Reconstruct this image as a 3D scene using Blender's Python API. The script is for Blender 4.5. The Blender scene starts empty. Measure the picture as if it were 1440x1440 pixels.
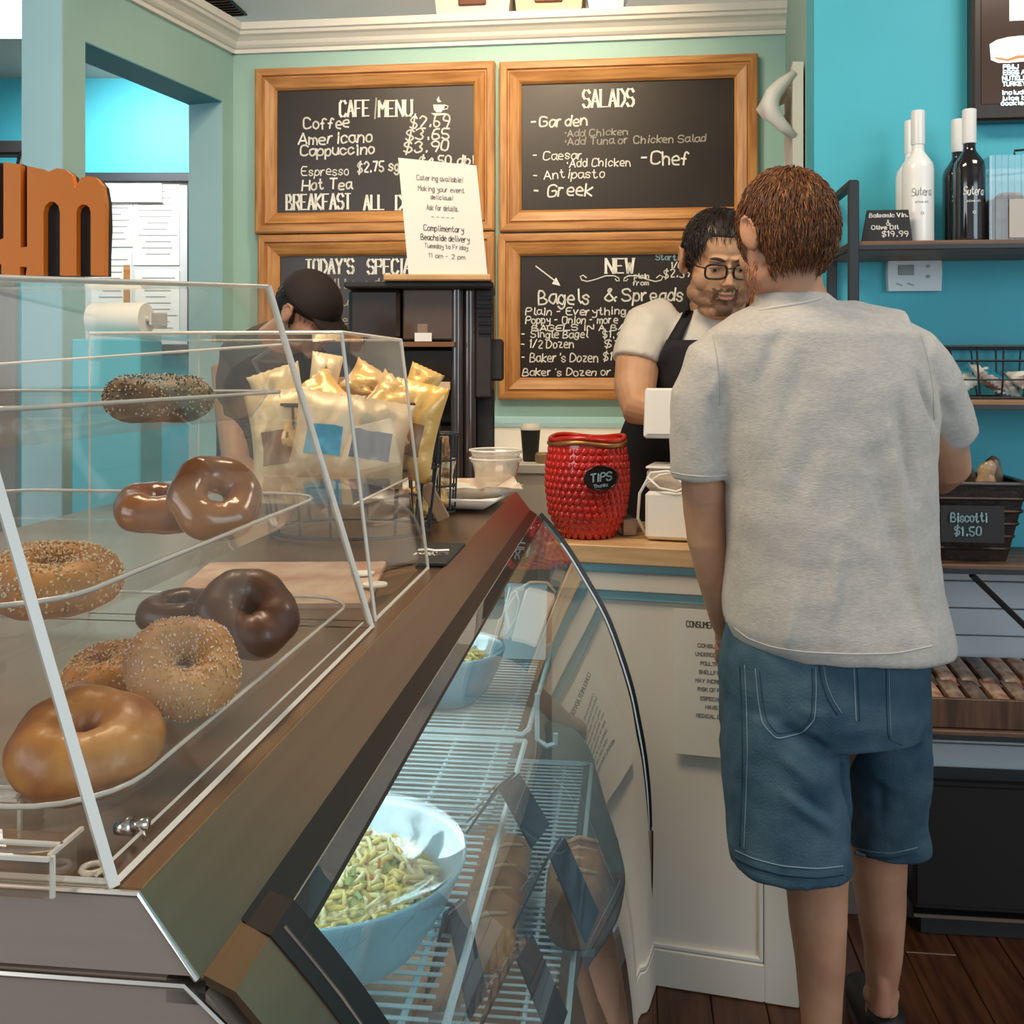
import bpy, math, random
import numpy as np
from mathutils import Vector, Matrix, Euler, noise
from mathutils.bvhtree import BVHTree
R = math.radians
random.seed(7)
SC = bpy.context.scene
COL = SC.collection
# ---------------------------------------------------------------- camera
F, CX, HY, CZ = 1440.0, 720.0, 520.0, 1.4
cam = bpy.data.cameras.new('camera'); cam.sensor_width = 36; cam.lens = 36*F/1440
cam.shift_y = (HY-720)/1440; cam.clip_start = .02
camo = bpy.data.objects.new('camera', cam); COL.objects.link(camo)
camo.location = (0, 0, CZ); camo.rotation_euler = (R(90), 0, 0); SC.camera = camo
SC.view_settings.view_transform = 'Standard'; SC.view_settings.look = 'None'
SC.view_settings.gamma = 1; SC.view_settings.use_curve_mapping = False
SC.view_settings.exposure = 0.32
SC.cycles.transparent_max_bounces = 40
# ---------------------------------------------------------------- world and lights
w = bpy.data.worlds.new('world'); SC.world = w; w.use_nodes = True
w.node_tree.nodes['Background'].inputs[0].default_value = (.80, .90, 1.0, 1)
w.node_tree.nodes['Background'].inputs[1].default_value = 0.40
def area(name, loc, target, size, power, color, sizey=None, spread=None):
    l = bpy.data.lights.new(name, 'AREA'); l.energy = power; l.color = color; l.size = size
    if sizey: l.shape = 'RECTANGLE'; l.size_y = sizey
    if spread: l.spread = R(spread)
    o = bpy.data.objects.new(name, l); COL.objects.link(o); o.location = loc
    o.rotation_euler = (Vector(target)-Vector(loc)).to_track_quat('-Z', 'Y').to_euler(); return o
def spot(name, loc, target, power, color, angle=80, blend=.7, r=.05):
    l = bpy.data.lights.new(name, 'SPOT'); l.energy = power; l.color = color; l.spot_size = R(angle); l.spot_blend = blend
    l.shadow_soft_size = r
    o = bpy.data.objects.new(name, l); COL.objects.link(o); o.location = loc
    o.rotation_euler = (Vector(target)-Vector(loc)).to_track_quat('-Z', 'Y').to_euler(); return o
area('storefront_daylight', (2.6, -1.6, 1.9), (0.9, 3, 1.1), 2.0, 34, (.72, .90, 1.0), 1.8)
area('daylight_left', (-3.0, -.8, 2.2), (0.4, 2.4, 1.0), 2.2, 34, (.95, .97, 1.0), 1.8)
area('ceiling_light_warm', (-.5, 1.6, 2.96), (-.3, 2.2, 0), 1.0, 34, (1, .80, .56), .6)
area('ceiling_light_right', (1.6, 1.4, 2.96), (1.5, 2.0, 0), .8, 16, (1, .88, .74), .6)
spot('menu_spot', (.06, 2.75, 2.97), (.05, 3.68, 2.15), 52, (1, .78, .5), 95, .8)
spot('menu_spot_left', (-.75, 2.6, 2.97), (-.6, 3.75, 1.9), 16, (1, .76, .48), 90, .8)
area('back_room_light', (-1.95, 4.9, 2.9), (-1.4, 5.6, 1.4), .6, 25, (.96, .98, 1.0))
area('back_room_ceiling_fill', (.2, 4.7, 1.6), (.2, 4.9, 3.0), 1.6, 16, (1, .86, .72))  # added unseen fill that brightens the ceiling beyond the back wall
# ---------------------------------------------------------------- frames of reference
TH = math.atan(.1146); SN, CS = math.sin(TH), math.cos(TH)
def P(px, py, D): return Vector(((px-CX)/F*D, D, CZ-(py-HY)/F*D))       # pixel + distance -> point
def L(a, b, z): return Vector((a*SN+b*CS, a*CS-b*SN, z))                # shop frame: a along the case, b across
def unL(v): return (v.x*SN+v.y*CS, v.x*CS-v.y*SN, v.z)
def onA(px, py, a):                                                     # pixel on plane a -> (b, z)
    k = (px-CX)/F; D = a/(k*SN+CS); return k*D*CS-D*SN, CZ-(py-HY)/F*D
def onZ(px, py, z):
    D = (CZ-z)*F/(py-HY); return P(px, py, D)
# ---------------------------------------------------------------- materials
MATS = {}
def mat(name, col, rough=.6, metal=0, noise_=0, scale=8, bump=0, bscale=60, emit=None, spec=None, col2=None, stretch=None, sub=0, coat=0, sheen=0, estr=1):
    if name in MATS: return MATS[name]
    m = bpy.data.materials.new(name); m.use_nodes = True; nt = m.node_tree; b = nt.nodes['Principled BSDF']
    b.inputs['Base Color'].default_value = (*col, 1); b.inputs['Roughness'].default_value = rough; b.inputs['Metallic'].default_value = metal
    if spec is not None: b.inputs['Specular IOR Level'].default_value = spec
    if sub: b.inputs['Subsurface Weight'].default_value = sub; b.inputs['Subsurface Radius'].default_value = (.02, .008, .004)
    if coat: b.inputs['Coat Weight'].default_value = coat; b.inputs['Coat Roughness'].default_value = .1
    if sheen: b.inputs['Sheen Weight'].default_value = sheen
    if emit: b.inputs['Emission Color'].default_value = (*emit, 1); b.inputs['Emission Strength'].default_value = estr
    tc = nt.nodes.new('ShaderNodeTexCoord'); mp = nt.nodes.new('ShaderNodeMapping'); nt.links.new(tc.outputs['Object'], mp.inputs[0])
    if stretch: mp.inputs['Scale'].default_value = stretch
    c2 = col2 if col2 else tuple(max(0, c*(1-noise_)) for c in col)
    if noise_ or col2:
        n = nt.nodes.new('ShaderNodeTexNoise'); n.inputs['Scale'].default_value = scale; n.inputs['Detail'].default_value = 5
        cr = nt.nodes.new('ShaderNodeValToRGB'); cr.color_ramp.elements[0].position = .36; cr.color_ramp.elements[1].position = .64
        cr.color_ramp.elements[0].color = (*c2, 1); cr.color_ramp.elements[1].color = (*col, 1)
        nt.links.new(mp.outputs[0], n.inputs['Vector']); nt.links.new(n.outputs[0], cr.inputs[0]); nt.links.new(cr.outputs[0], b.inputs['Base Color'])
    if bump:
        n2 = nt.nodes.new('ShaderNodeTexNoise'); n2.inputs['Scale'].default_value = bscale; n2.inputs['Detail'].default_value = 4
        bp = nt.nodes.new('ShaderNodeBump'); bp.inputs['Strength'].default_value = bump; bp.inputs['Distance'].default_value = .004
        nt.links.new(mp.outputs[0], n2.inputs['Vector']); nt.links.new(n2.outputs[0], bp.inputs['Height']); nt.links.new(bp.outputs[0], b.inputs['Normal'])
    MATS[name] = m; return m
def glass(name, tint=(1, 1, 1), k=1.0, rough=.02, haze=0.0, hcol=(.9, .9, .88)):
    if name in MATS: return MATS[name]
    m = bpy.data.materials.new(name); m.use_nodes = True; nt = m.node_tree; nt.nodes.clear(); N = nt.nodes.new; K = nt.links.new
    out = N('ShaderNodeOutputMaterial'); tr = N('ShaderNodeBsdfTransparent'); gl = N('ShaderNodeBsdfGlossy'); mx = N('ShaderNodeMixShader')
    fr = N('ShaderNodeFresnel'); fr.inputs[0].default_value = 1.49; ge = N('ShaderNodeNewGeometry')
    m1 = N('ShaderNodeMath'); m1.operation = 'SUBTRACT'; m1.inputs[0].default_value = 1; K(ge.outputs['Backfacing'], m1.inputs[1])
    m2 = N('ShaderNodeMath'); m2.operation = 'MULTIPLY'; K(m1.outputs[0], m2.inputs[0]); K(fr.outputs[0], m2.inputs[1])
    m3 = N('ShaderNodeMath'); m3.operation = 'MULTIPLY'; K(m2.outputs[0], m3.inputs[0]); m3.inputs[1].default_value = k
    tr.inputs[0].default_value = (*tint, 1); gl.inputs['Roughness'].default_value = rough; gl.inputs[0].default_value = (1, 1, 1, 1)
    base = tr
    if haze:
        df = N('ShaderNodeBsdfDiffuse'); df.inputs[0].default_value = (*hcol, 1); mh = N('ShaderNodeMixShader'); mh.inputs[0].default_value = haze
        K(tr.outputs[0], mh.inputs[1]); K(df.outputs[0], mh.inputs[2]); base = mh
    K(m3.outputs[0], mx.inputs[0]); K(base.outputs[0], mx.inputs[1]); K(gl.outputs[0], mx.inputs[2]); K(mx.outputs[0], out.inputs[0])
    MATS[name] = m; return m
# ---------------------------------------------------------------- mesh builder
class MB:
    def __init__(s): s.v = []; s.f = []; s.mi = []; s.M = Matrix(); s.m = 0
    def add(s, vs, fs, mi=None):
        n = len(s.v); s.v += [tuple(s.M @ Vector(v)) for v in vs]; s.f += [tuple(i+n for i in f) for f in fs]
        s.mi += [s.m if mi is None else mi]*len(fs); return s
    def box(s, c, d, rot=None, mi=None, bev=0):
        x, y, z = d[0]/2, d[1]/2, d[2]/2
        if bev and min(x, y, z) > bev*1.05:
            vs = []; k = bev
            for sx in (-1, 1):
                for sy in (-1, 1):
                    for sz in (-1, 1):
                        vs += [(sx*x, sy*(y-k), sz*(z-k)), (sx*(x-k), sy*y, sz*(z-k)), (sx*(x-k), sy*(y-k), sz*z)]
            def I(a, b, c_, k_): return ((a*2+b)*2+c_)*3+k_
            fs = []
            for a in (0, 1): fs.append([I(a, 0, 0, 0), I(a, 0, 1, 0), I(a, 1, 1, 0), I(a, 1, 0, 0)][::(1 if a == 0 else -1)])
            for b in (0, 1): fs.append([I(0, b, 0, 1), I(1, b, 0, 1), I(1, b, 1, 1), I(0, b, 1, 1)][::(1 if b == 0 else -1)])
            for c_ in (0, 1): fs.append([I(0, 0, c_, 2), I(0, 1, c_, 2), I(1, 1, c_, 2), I(1, 0, c_, 2)][::(1 if c_ == 0 else -1)])
            for a in (0, 1):
                for b in (0, 1): fs.append([I(a, b, 0, 0), I(a, b, 1, 0), I(a, b, 1, 1), I(a, b, 0, 1)][::(1 if a != b else -1)])
                for c_ in (0, 1): fs.append([I(a, 0, c_, 0), I(a, 0, c_, 2), I(a, 1, c_, 2), I(a, 1, c_, 0)][::(1 if a == c_ else -1)])
            for b in (0, 1):
                for c_ in (0, 1): fs.append([I(0, b, c_, 1), I(1, b, c_, 1), I(1, b, c_, 2), I(0, b, c_, 2)][::(1 if b == c_ else -1)])
            for a in (0, 1):
                for b in (0, 1):
                    for c_ in (0, 1): fs.append([I(a, b, c_, 0), I(a, b, c_, 1), I(a, b, c_, 2)][::(1 if (a+b+c_) % 2 else -1)])
        else:
            vs = [(sx*x, sy*y, sz*z) for sx in (-1, 1) for sy in (-1, 1) for sz in (-1, 1)]
            fs = [(0, 1, 3, 2), (4, 6, 7, 5), (0, 4, 5, 1), (2, 3, 7, 6), (0, 2, 6, 4), (1, 5, 7, 3)]
        M = Matrix.Translation(c)
        if rot is not None: M = M @ (rot if isinstance(rot, Matrix) else Euler(rot).to_matrix().to_4x4())
        return s.add([M @ Vector(v) for v in vs], fs, mi)
    def tube(s, pts, r, seg=8, mi=None, cap=True, closed=False):
        pts = [Vector(p) for p in pts]; n = len(pts); rs = r if isinstance(r, (list, tuple)) else [r]*n
        vs = []; fs = []; prev = None
        for i, p in enumerate(pts):
            t = (pts[(i+1) % n]-pts[i-1]) if closed else (pts[min(i+1, n-1)]-pts[max(i-1, 0)])
            t = t.normalized() if t.length > 1e-9 else Vector((0, 0, 1))
            if prev is None: up = Vector((0, 0, 1)) if abs(t.z) < .9 else Vector((1, 0, 0)); x = t.cross(up).normalized()
            else:
                x = prev-t*prev.dot(t); x = x.normalized() if x.length > 1e-6 else prev
            prev = x; y = t.cross(x)
            for k in range(seg):
                a = 2*math.pi*k/seg; vs.append(p+(x*math.cos(a)+y*math.sin(a))*rs[i])
        for i in range(n if closed else n-1):
            j = (i+1) % n
            for k in range(seg): k2 = (k+1) % seg; fs.append((i*seg+k, i*seg+k2, j*seg+k2, j*seg+k))
        if cap and not closed: fs.append(tuple(range(seg))[::-1]); fs.append(tuple((n-1)*seg+k for k in range(seg)))
        return s.add(vs, fs, mi)
    def loft(s, rings, seg=24, e=2.0, side=(1, 0, 0), mi=None, flat=False):     # rings (centre, rx, ry); elliptical, perpendicular to the path
        cs = [Vector(q[0]) for q in rings]; n = len(cs); vs = []; fs = []
        for i, q in enumerate(rings):
            t = Vector((0, 0, -1)) if flat else (cs[min(i+1, n-1)]-cs[max(i-1, 0)]).normalized()
            x = Vector(side); x = (x-t*x.dot(t)).normalized(); y = t.cross(x)
            for k in range(seg):
                a = 2*math.pi*k/seg; c, d = math.cos(a), math.sin(a)
                vs.append(cs[i]+x*q[1]*math.copysign(abs(c)**(2/e), c)+y*q[2]*math.copysign(abs(d)**(2/e), d))
        for i in range(n-1):
            for k in range(seg): k2 = (k+1) % seg; fs.append((i*seg+k, i*seg+k2, (i+1)*seg+k2, (i+1)*seg+k))
        fs.append(tuple(range(seg))[::-1]); fs.append(tuple((n-1)*seg+k for k in range(seg)))
        return s.add(vs, fs, mi)
    def lathe(s, prof, seg=32, c=(0, 0, 0), mi=None, fn=None):
        vs = []; fs = []; n = len(prof); c = Vector(c)
        for (r, z) in prof:
            for k in range(seg):
                a = 2*math.pi*k/seg; v = Vector((r*math.cos(a), r*math.sin(a), z)); vs.append(c+(fn(v, a) if fn else v))
        for i in range(n-1):
            for k in range(seg): k2 = (k+1) % seg; fs.append((i*seg+k, i*seg+k2, (i+1)*seg+k2, (i+1)*seg+k))
        if prof[0][0] > 1e-6: fs.append(tuple(range(seg))[::-1])
        if prof[-1][0] > 1e-6: fs.append(tuple((n-1)*seg+k for k in range(seg)))
        return s.add(vs, fs, mi)
    def ell(s, c, r, rot=None, seg=20, rings=12, mi=None):
        if not hasattr(r, '__len__'): r = (r, r, r)
        M = Matrix.Translation(c)
        if rot is not None: M = M @ Euler(rot).to_matrix().to_4x4()
        vs = [M @ Vector((0, 0, -r[2]))]; fs = []
        for i in range(1, rings):
            p = -math.pi/2+math.pi*i/rings
            for k in range(seg): a = 2*math.pi*k/seg; vs.append(M @ Vector((r[0]*math.cos(p)*math.cos(a), r[1]*math.cos(p)*math.sin(a), r[2]*math.sin(p))))
        vs.append(M @ Vector((0, 0, r[2])))
        for k in range(seg): k2 = (k+1) % seg; fs.append((0, 1+k2, 1+k)); b = 1+(rings-2)*seg; fs.append((b+k, b+k2, len(vs)-1))
        for i in range(rings-2):
            for k in range(seg): k2 = (k+1) % seg; fs.append((1+i*seg+k, 1+i*seg+k2, 1+(i+1)*seg+k2, 1+(i+1)*seg+k))
        return s.add(vs, fs, mi)
    def prism(s, poly, d, org=(0, 0, 0), ux=(1, 0, 0), uy=(0, 0, 1), un=(0, 1, 0), mi=None):  # polygon in plane ux,uy extruded d along un
        o = Vector(org); ux, uy, un = Vector(ux), Vector(uy), Vector(un); n = len(poly)
        vs = [o+ux*p[0]+uy*p[1] for p in poly]+[o+ux*p[0]+uy*p[1]+un*d for p in poly]
        fs = [tuple(range(n)), tuple(range(2*n-1, n-1, -1))]+[((i+1) % n, i, n+i, n+(i+1) % n) for i in range(n)]
        return s.add(vs, fs, mi)
    def sheet(s, grid, th, mi=None, emi=None):       # grid[i][j] points -> slab of thickness th along normals; emi = material of the rim
        ni, nj = len(grid), len(grid[0]); g = [[Vector(p) for p in row] for row in grid]
        nor = [[((g[min(i+1, ni-1)][j]-g[max(i-1, 0)][j]).cross(g[i][min(j+1, nj-1)]-g[i][max(j-1, 0)])).normalized() for j in range(nj)] for i in range(ni)]
        vs = [g[i][j]+nor[i][j]*th/2 for i in range(ni) for j in range(nj)]+[g[i][j]-nor[i][j]*th/2 for i in range(ni) for j in range(nj)]
        o = ni*nj; fs = []; fe = []
        for i in range(ni-1):
            for j in range(nj-1):
                a, b, c, d = i*nj+j, (i+1)*nj+j, (i+1)*nj+j+1, i*nj+j+1
                fs.append((a, b, c, d)); fs.append((d+o, c+o, b+o, a+o))
        for i in range(ni-1):
            fe.append((i*nj+o, (i+1)*nj+o, (i+1)*nj, i*nj)); j = nj-1; fe.append((i*nj+j, (i+1)*nj+j, (i+1)*nj+j+o, i*nj+j+o))
        for j in range(nj-1):
            fe.append((j, j+1, j+1+o, j+o)); k = (ni-1)*nj; fe.append((k+j+o, k+j+1+o, k+j+1, k+j))
        n = len(s.v); s.add(vs, fs, mi); s.f += [tuple(i+n for i in f) for f in fe]; s.mi += [(emi if emi is not None else (s.m if mi is None else mi))]*len(fe); return s
    def quad(s, a, b, c, d, th, mi=None, emi=None): return s.sheet([[a, b], [d, c]], th, mi, emi)
    def mesh(s, name, mats, smooth=False):
        me = bpy.data.meshes.new(name); me.from_pydata(s.v, [], s.f)
        for m in (mats if isinstance(mats, (list, tuple)) else [mats]): me.materials.append(m)
        me.polygons.foreach_set('material_index', s.mi)
        if smooth: me.shade_smooth()
        me.update(); return me
    def build(s, name, mats, parent=None, smooth=False, label=None, cat=None, group=None, kind=None, world=False, loc=None, rotz=None):
        if world and parent is not None: M = parent.matrix_basis.inverted(); s.v = [tuple(M @ Vector(v)) for v in s.v]
        if parent is None and loc is not None:
            M = (Matrix.Translation(loc) @ Matrix.Rotation(rotz or 0, 4, 'Z')).inverted(); s.v = [tuple(M @ Vector(v)) for v in s.v]
        o = bpy.data.objects.new(name, s.mesh(name, mats, smooth)); COL.objects.link(o)
        if loc is not None and parent is None: o.location = loc; o.rotation_euler = (0, 0, rotz or 0)
        if parent is not None: o.parent = parent
        tag(o, label, cat, group, kind); 
        if smooth == 'auto':
            try: o.data.set_sharp_from_angle(angle=R(35))
            except Exception: pass
        return o
def tag(o, label=None, cat=None, group=None, kind=None):
    if label: o['label'] = label
    if cat: o['category'] = cat
    if group: o['group'] = group
    if kind: o['kind'] = kind
    return o
def thing(name, label, cat, loc=(0, 0, 0), rotz=0, group=None, kind=None):
    o = bpy.data.objects.new(name, None); COL.objects.link(o); o.empty_display_size = .05
    o.location = loc; o.rotation_euler = (0, 0, rotz)
    o.matrix_basis = Matrix.Translation(loc) @ Matrix.Rotation(rotz, 4, 'Z')
    return tag(o, label, cat, group, kind)
def part(mb, name, mats, T, smooth=False, label=None, kind=None, world=False):
    if world:
        M = T.matrix_basis.inverted()
        if T.parent is not None: M = M @ T.parent.matrix_basis.inverted()
        mb.v = [tuple(M @ Vector(v)) for v in mb.v]
    o = bpy.data.objects.new(name, mb.mesh(name, mats, smooth)); COL.objects.link(o); o.parent = T
    if smooth == 'auto': o.data.set_sharp_from_angle(angle=R(35))
    return tag(o, label, kind=kind)
def copy_tree(o, parent=None):
    c = o.copy(); COL.objects.link(c); c.parent = parent
    for ch in list(o.children): copy_tree(ch, c)
    return c
def remesh(mb, voxel, smooth=2, factor=.5):            # union into one continuous skin -> (verts, faces)
    me = mb.mesh('tmp', []); o = bpy.data.objects.new('tmp', me); COL.objects.link(o)
    r = o.modifiers.new('r', 'REMESH'); r.mode = 'VOXEL'; r.voxel_size = voxel; r.use_smooth_shade = True
    if smooth: s_ = o.modifiers.new('s', 'SMOOTH'); s_.iterations = smooth; s_.factor = factor
    dg = bpy.context.evaluated_depsgraph_get(); dg.update(); me2 = bpy.data.meshes.new_from_object(o.evaluated_get(dg))
    bpy.data.objects.remove(o); return me2
def vnp(me): a = np.empty(len(me.vertices)*3); me.vertices.foreach_get('co', a); return a.reshape(-1, 3)
def nnp(me):
    a = np.empty(len(me.vertices)*3); me.vertex_normals.foreach_get('vector', a); return a.reshape(-1, 3)
def setv(me, a): me.vertices.foreach_set('co', a.ravel()); me.update()
def segdist(p, a, b):
    a, b = np.array(a), np.array(b); d = b-a; t = np.clip(((p-a)@d)/(d@d), 0, 1)[:, None]; return np.linalg.norm(p-(a+t*d), axis=1), t[:, 0]
def ridge(co, no, a, b, w_, amp):                    # a fold running from a to b
    d, t = segdist(co, a, b); k = np.exp(-(d/w_)**2)*np.sin(np.pi*np.clip(t*.9+.05, 0, 1))**.5; co += no*(amp*k)[:, None]
def lump(co, no, sc, amp, seed=0):
    k = np.array([noise.fractal(Vector(c*sc)+Vector((seed, seed, 0)), 1.0, 2.0, 3) for c in co]); co += no*(amp*k)[:, None]
def mesh_obj(me, name, mats, T=None, world=True, **kw):
    me.name = name; me.materials.clear()
    for m in (mats if isinstance(mats, (list, tuple)) else [mats]): me.materials.append(m)
    if T is not None and world: me.transform(T.matrix_basis.inverted())
    o = bpy.data.objects.new(name, me); COL.objects.link(o)
    if T is not None: o.parent = T
    me.shade_smooth(); return tag(o, **kw)
# ---------------------------------------------------------------- one-stroke lettering
G = {'A':"02 28 42,14 34",'B':"02 08 28 37 36 25 05,25 44 43 32 02",'C':"47 38 18 07 03 12 32 43",'D':"02 08 28 46 44 22 02",'E':"48 08 02 42,05 35",'F':"48 08 02,05 35",
'G':"47 38 18 07 03 12 32 43 45 25",'H':"02 08,42 48,05 45",'I':"12 18",'J':"38 33 22 12 03",'K':"02 08,48 05 42",'L':"08 02 42",'M':"02 08 25 48 42",'N':"02 08 42 48",
'O':"18 07 03 12 32 43 47 38 18",'P':"02 08 38 47 46 35 05",'Q':"18 07 03 12 32 43 47 38 18,24 42",'R':"02 08 38 47 46 35 05,25 42",'S':"47 38 18 07 06 15 35 44 43 32 12 03",
'T':"08 48,28 22",'U':"08 03 12 32 43 48",'V':"08 22 48",'W':"08 12 26 32 48",'X':"02 48,08 42",'Y':"08 25 48,25 22",'Z':"08 48 02 42",
'a':"36 16 05 03 12 22 34,36 33 42",'b':"08 02,04 16 26 35 33 22 12 03",'c':"35 26 16 05 03 12 22 33",'d':"38 32,34 26 16 05 03 12 22 34",'e':"04 34 35 26 16 05 03 12 32",
'f':"37 28 17 12,05 25",'g':"36 31 20 10 01,34 26 16 05 03 12 22 34",'h':"08 02,04 16 26 35 32",'i':"12 16,17 18",'j':"26 21 10,27 28",'k':"08 02,36 04 32",'l':"18 13 22",
'm':"02 06,05 16 25 22,25 36 45 42",'n':"02 06,04 16 26 35 32",'o':"16 05 03 12 22 33 35 26 16",'p':"06 00,04 16 26 35 33 22 12 03",'q':"36 30,34 26 16 05 03 12 22 34",
'r':"02 06,04 16 26",'s':"35 26 16 05 14 24 33 22 12 03",'t':"18 13 22 33,06 26",'u':"06 03 12 22 34,36 32",'v':"06 12 36",'w':"06 12 24 32 46",'x':"06 32,02 36",
'y':"06 14 34,36 31 20 00",'z':"06 36 02 32",'0':"18 07 03 12 22 33 37 28 18",'1':"07 18 12",'2':"07 18 28 37 36 02 32",'3':"07 18 28 37 36 25 34 33 22 12 03",'4':"32 38 04 44",
'5':"38 08 05 25 34 33 22 12 03",'6':"38 18 05 03 12 22 33 34 25 05",'7':"08 38 12",'8':"15 06 07 18 28 37 36 25 15 04 03 12 22 33 34 25",'9':"35 15 06 07 18 28 37 35 22",
'$':"37 28 18 07 06 15 25 34 33 22 12 03,29 11",'&':"42 17 18 28 27 04 03 12 22 44",'-':"05 25",'.':"12 13",',':"13 11","'":"18 17",'/':"02 38",'|':"19 11",'!':"18 14,13 12",'*':"15 16",':':"13 14,16 17"}
NARROW = set("ilI.,'|!:*j1"); WIDE = set('mwMWABCDEFGHKLNOPQRSTUVXYZ&')
def adv(c): return 2.4 if c == ' ' else 2.6 if c in NARROW else 5.2 if c in WIDE else 4.2
def text(mb, s, x0, x1, y, h, th, at, jit=.12, slant=0, serif=False, rng=random, rise=0):
    tot = sum(adv(c) for c in s)-1.2; sx = (x1-x0)/tot; sz = h/6; X = 0
    def ribbon(p, q, w_):
        d = (q-p); l = d.length
        if l < 1e-7: return
        d = d/l; n = Vector((-d.y, d.x))*w_/2; p = p-d*w_*.3; q = q+d*w_*.3
        k = [p-n, q-n, q+n, p+n]; vs = [at(v.x, v.y) for v in k]; mb.add(vs, [(0, 1, 2, 3)])
    for c in s:
        jy = rng.uniform(-jit, jit)*2; jr = rng.uniform(-jit, jit)*.35
        for st in G.get(c, '').split(','):
            pts = []
            for q in st.split():
                gx, gy = int(q[0]), int(q[1])-2
                if jit: gx += rng.uniform(-jit, jit); gy += rng.uniform(-jit, jit)
                gx += gy*(slant+jr); xx = x0+(X+gx)*sx; pts.append(Vector((xx, y+(gy+jy)*sz+rise*(xx-x0))))
            if jit and len(pts) > 3:
                sm = [pts[0]]
                for i in range(len(pts)-1): sm += [pts[i]*.75+pts[i+1]*.25, pts[i]*.25+pts[i+1]*.75]
                pts = sm+[pts[-1]]
            for i in range(len(pts)-1):
                d = pts[i+1]-pts[i]; w_ = th
                if serif: w_ = th*(1.5 if abs(d.y) > abs(d.x)*1.2 else .7)
                ribbon(pts[i], pts[i+1], w_)
            if serif:
                for e, o_ in ((pts[0], pts[1] if len(pts) > 1 else pts[0]), (pts[-1], pts[-2] if len(pts) > 1 else pts[0])):
                    if abs(e.y-y) < .02*h+1e-6 or abs(e.y-y-h) < .02*h+1e-6:
                        if abs((e-o_).y) > abs((e-o_).x)*.8: ribbon(e-Vector((sx*.8, 0)), e+Vector((sx*.8, 0)), th*.6)
        X += adv(c)
# ---------------------------------------------------------------- palette
PAINT = mat('cyan_paint', (.07, .50, .62), .55, noise_=.06, scale=3, bump=.06, bscale=180)
PAINT2 = mat('warm_lit_cyan_paint', (.36, .57, .52), .55, noise_=.06, scale=3, bump=.05, bscale=180)  # grey-green of warm light on the cyan back wall put into the colour
PALE = mat('pale_blue_paint', (.42, .68, .74), .5, noise_=.05, scale=4)
WHITE = mat('white_trim', (.86, .82, .75), .45, noise_=.04, scale=6)
CEIL = mat('ceiling_paint', (.58, .50, .44), .8, noise_=.04, scale=5, bump=.1, bscale=90)
OAK = mat('oak_frame', (.56, .27, .085), .42, col2=(.36, .145, .035), scale=7, stretch=(.8, 6, 9), bump=.12, bscale=30)
OAKV = mat('oak_frame_vertical', (.56, .27, .085), .42, col2=(.36, .145, .035), scale=7, stretch=(9, 6, .8), bump=.12, bscale=30)
SLATE = mat('chalkboard', (.026, .017, .013), .34, noise_=.25, scale=6, spec=.5)
CHALK = mat('chalk', (.86, .84, .78), .8)
CHALKD = mat('faded_chalk', (.42, .38, .33), .85)
CHALKB = mat('blue_chalk', (.30, .48, .55), .85)
INK = mat('ink', (.10, .10, .10), .7); INKG = mat('grey_ink', (.33, .32, .31), .7)
PAPER = mat('paper', (.84, .80, .72), .7, noise_=.03, scale=5)
BUTCH = mat('butcher_block', (.72, .47, .24), .4, col2=(.56, .33, .15), scale=6, stretch=(1, 8, 8), bump=.04)
STEEL = mat('brushed_steel', (.40, .255, .155), .30, .92, noise_=.07, scale=5, stretch=(30, .8, 1), bump=.03, bscale=200)  # brown reflections of the room tinted into the steel colour
STEELP = mat('steel_panel', (.58, .46, .38), .5, .6, noise_=.03, scale=6, stretch=(1, 1, 30))
EDGE = mat('bright_steel_edge', (.88, .82, .74), .28, 1)
BLACK = mat('black_trim', (.012, .008, .007), .35)
BLACKM = mat('matte_black', (.02, .018, .018), .6)
BLKG = mat('gloss_black', (.012, .010, .009), .12)
IRON = mat('black_iron', (.020, .025, .030), .45)
WALNUT = mat('shelf_wood', (.22, .12, .07), .5, col2=(.12, .06, .035), scale=6, stretch=(1, 10, 10), bump=.08)
ACR = glass('acrylic', (.985, .985, .975), .8, .03, .012, (.80, .76, .70))
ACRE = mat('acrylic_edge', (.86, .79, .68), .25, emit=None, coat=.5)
TRAYM = glass('tray_plastic', (.97, .97, .965), 1.2, .05, .03, (.80, .74, .66))
CGLASS = glass('curved_glass', (.93, .96, .96), 1.6, .01, .03, (.8, .85, .88))
FLOORM = mat('floor_planks', (.12, .040, .012), .32, col2=(.05, .014, .006), scale=5, stretch=(9, .8, 1), bump=.05)
def struct(mb, name, m, parent=None, smooth=False, **kw):
    o = mb.build(name, m, None, smooth); o['kind'] = 'structure'
    return o
ROT = -TH
# ---------------------------------------------------------------- floor
fl = MB(); fl.box((0, 1.6, -.035), (9, 9.5, .03)); FLOOR = struct(fl, 'floor', mat('dark_subfloor', (.02, .01, .006), .7))
pm = MB(); pm.box((0, 0, 0), (.118, 1.2, .02), bev=.002); pme = pm.mesh('plank', FLOORM)
rr = random.Random(3)
for i in range(18):
    for j in range(3):
        o = bpy.data.objects.new('plank', pme); COL.objects.link(o); o.parent = FLOOR
        o.location = L(1.25+j*1.203+(i % 3)*.35-.5, .0+i*.12, -.0102-rr.random()*.0008); o.rotation_euler = (0, 0, ROT)
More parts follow.
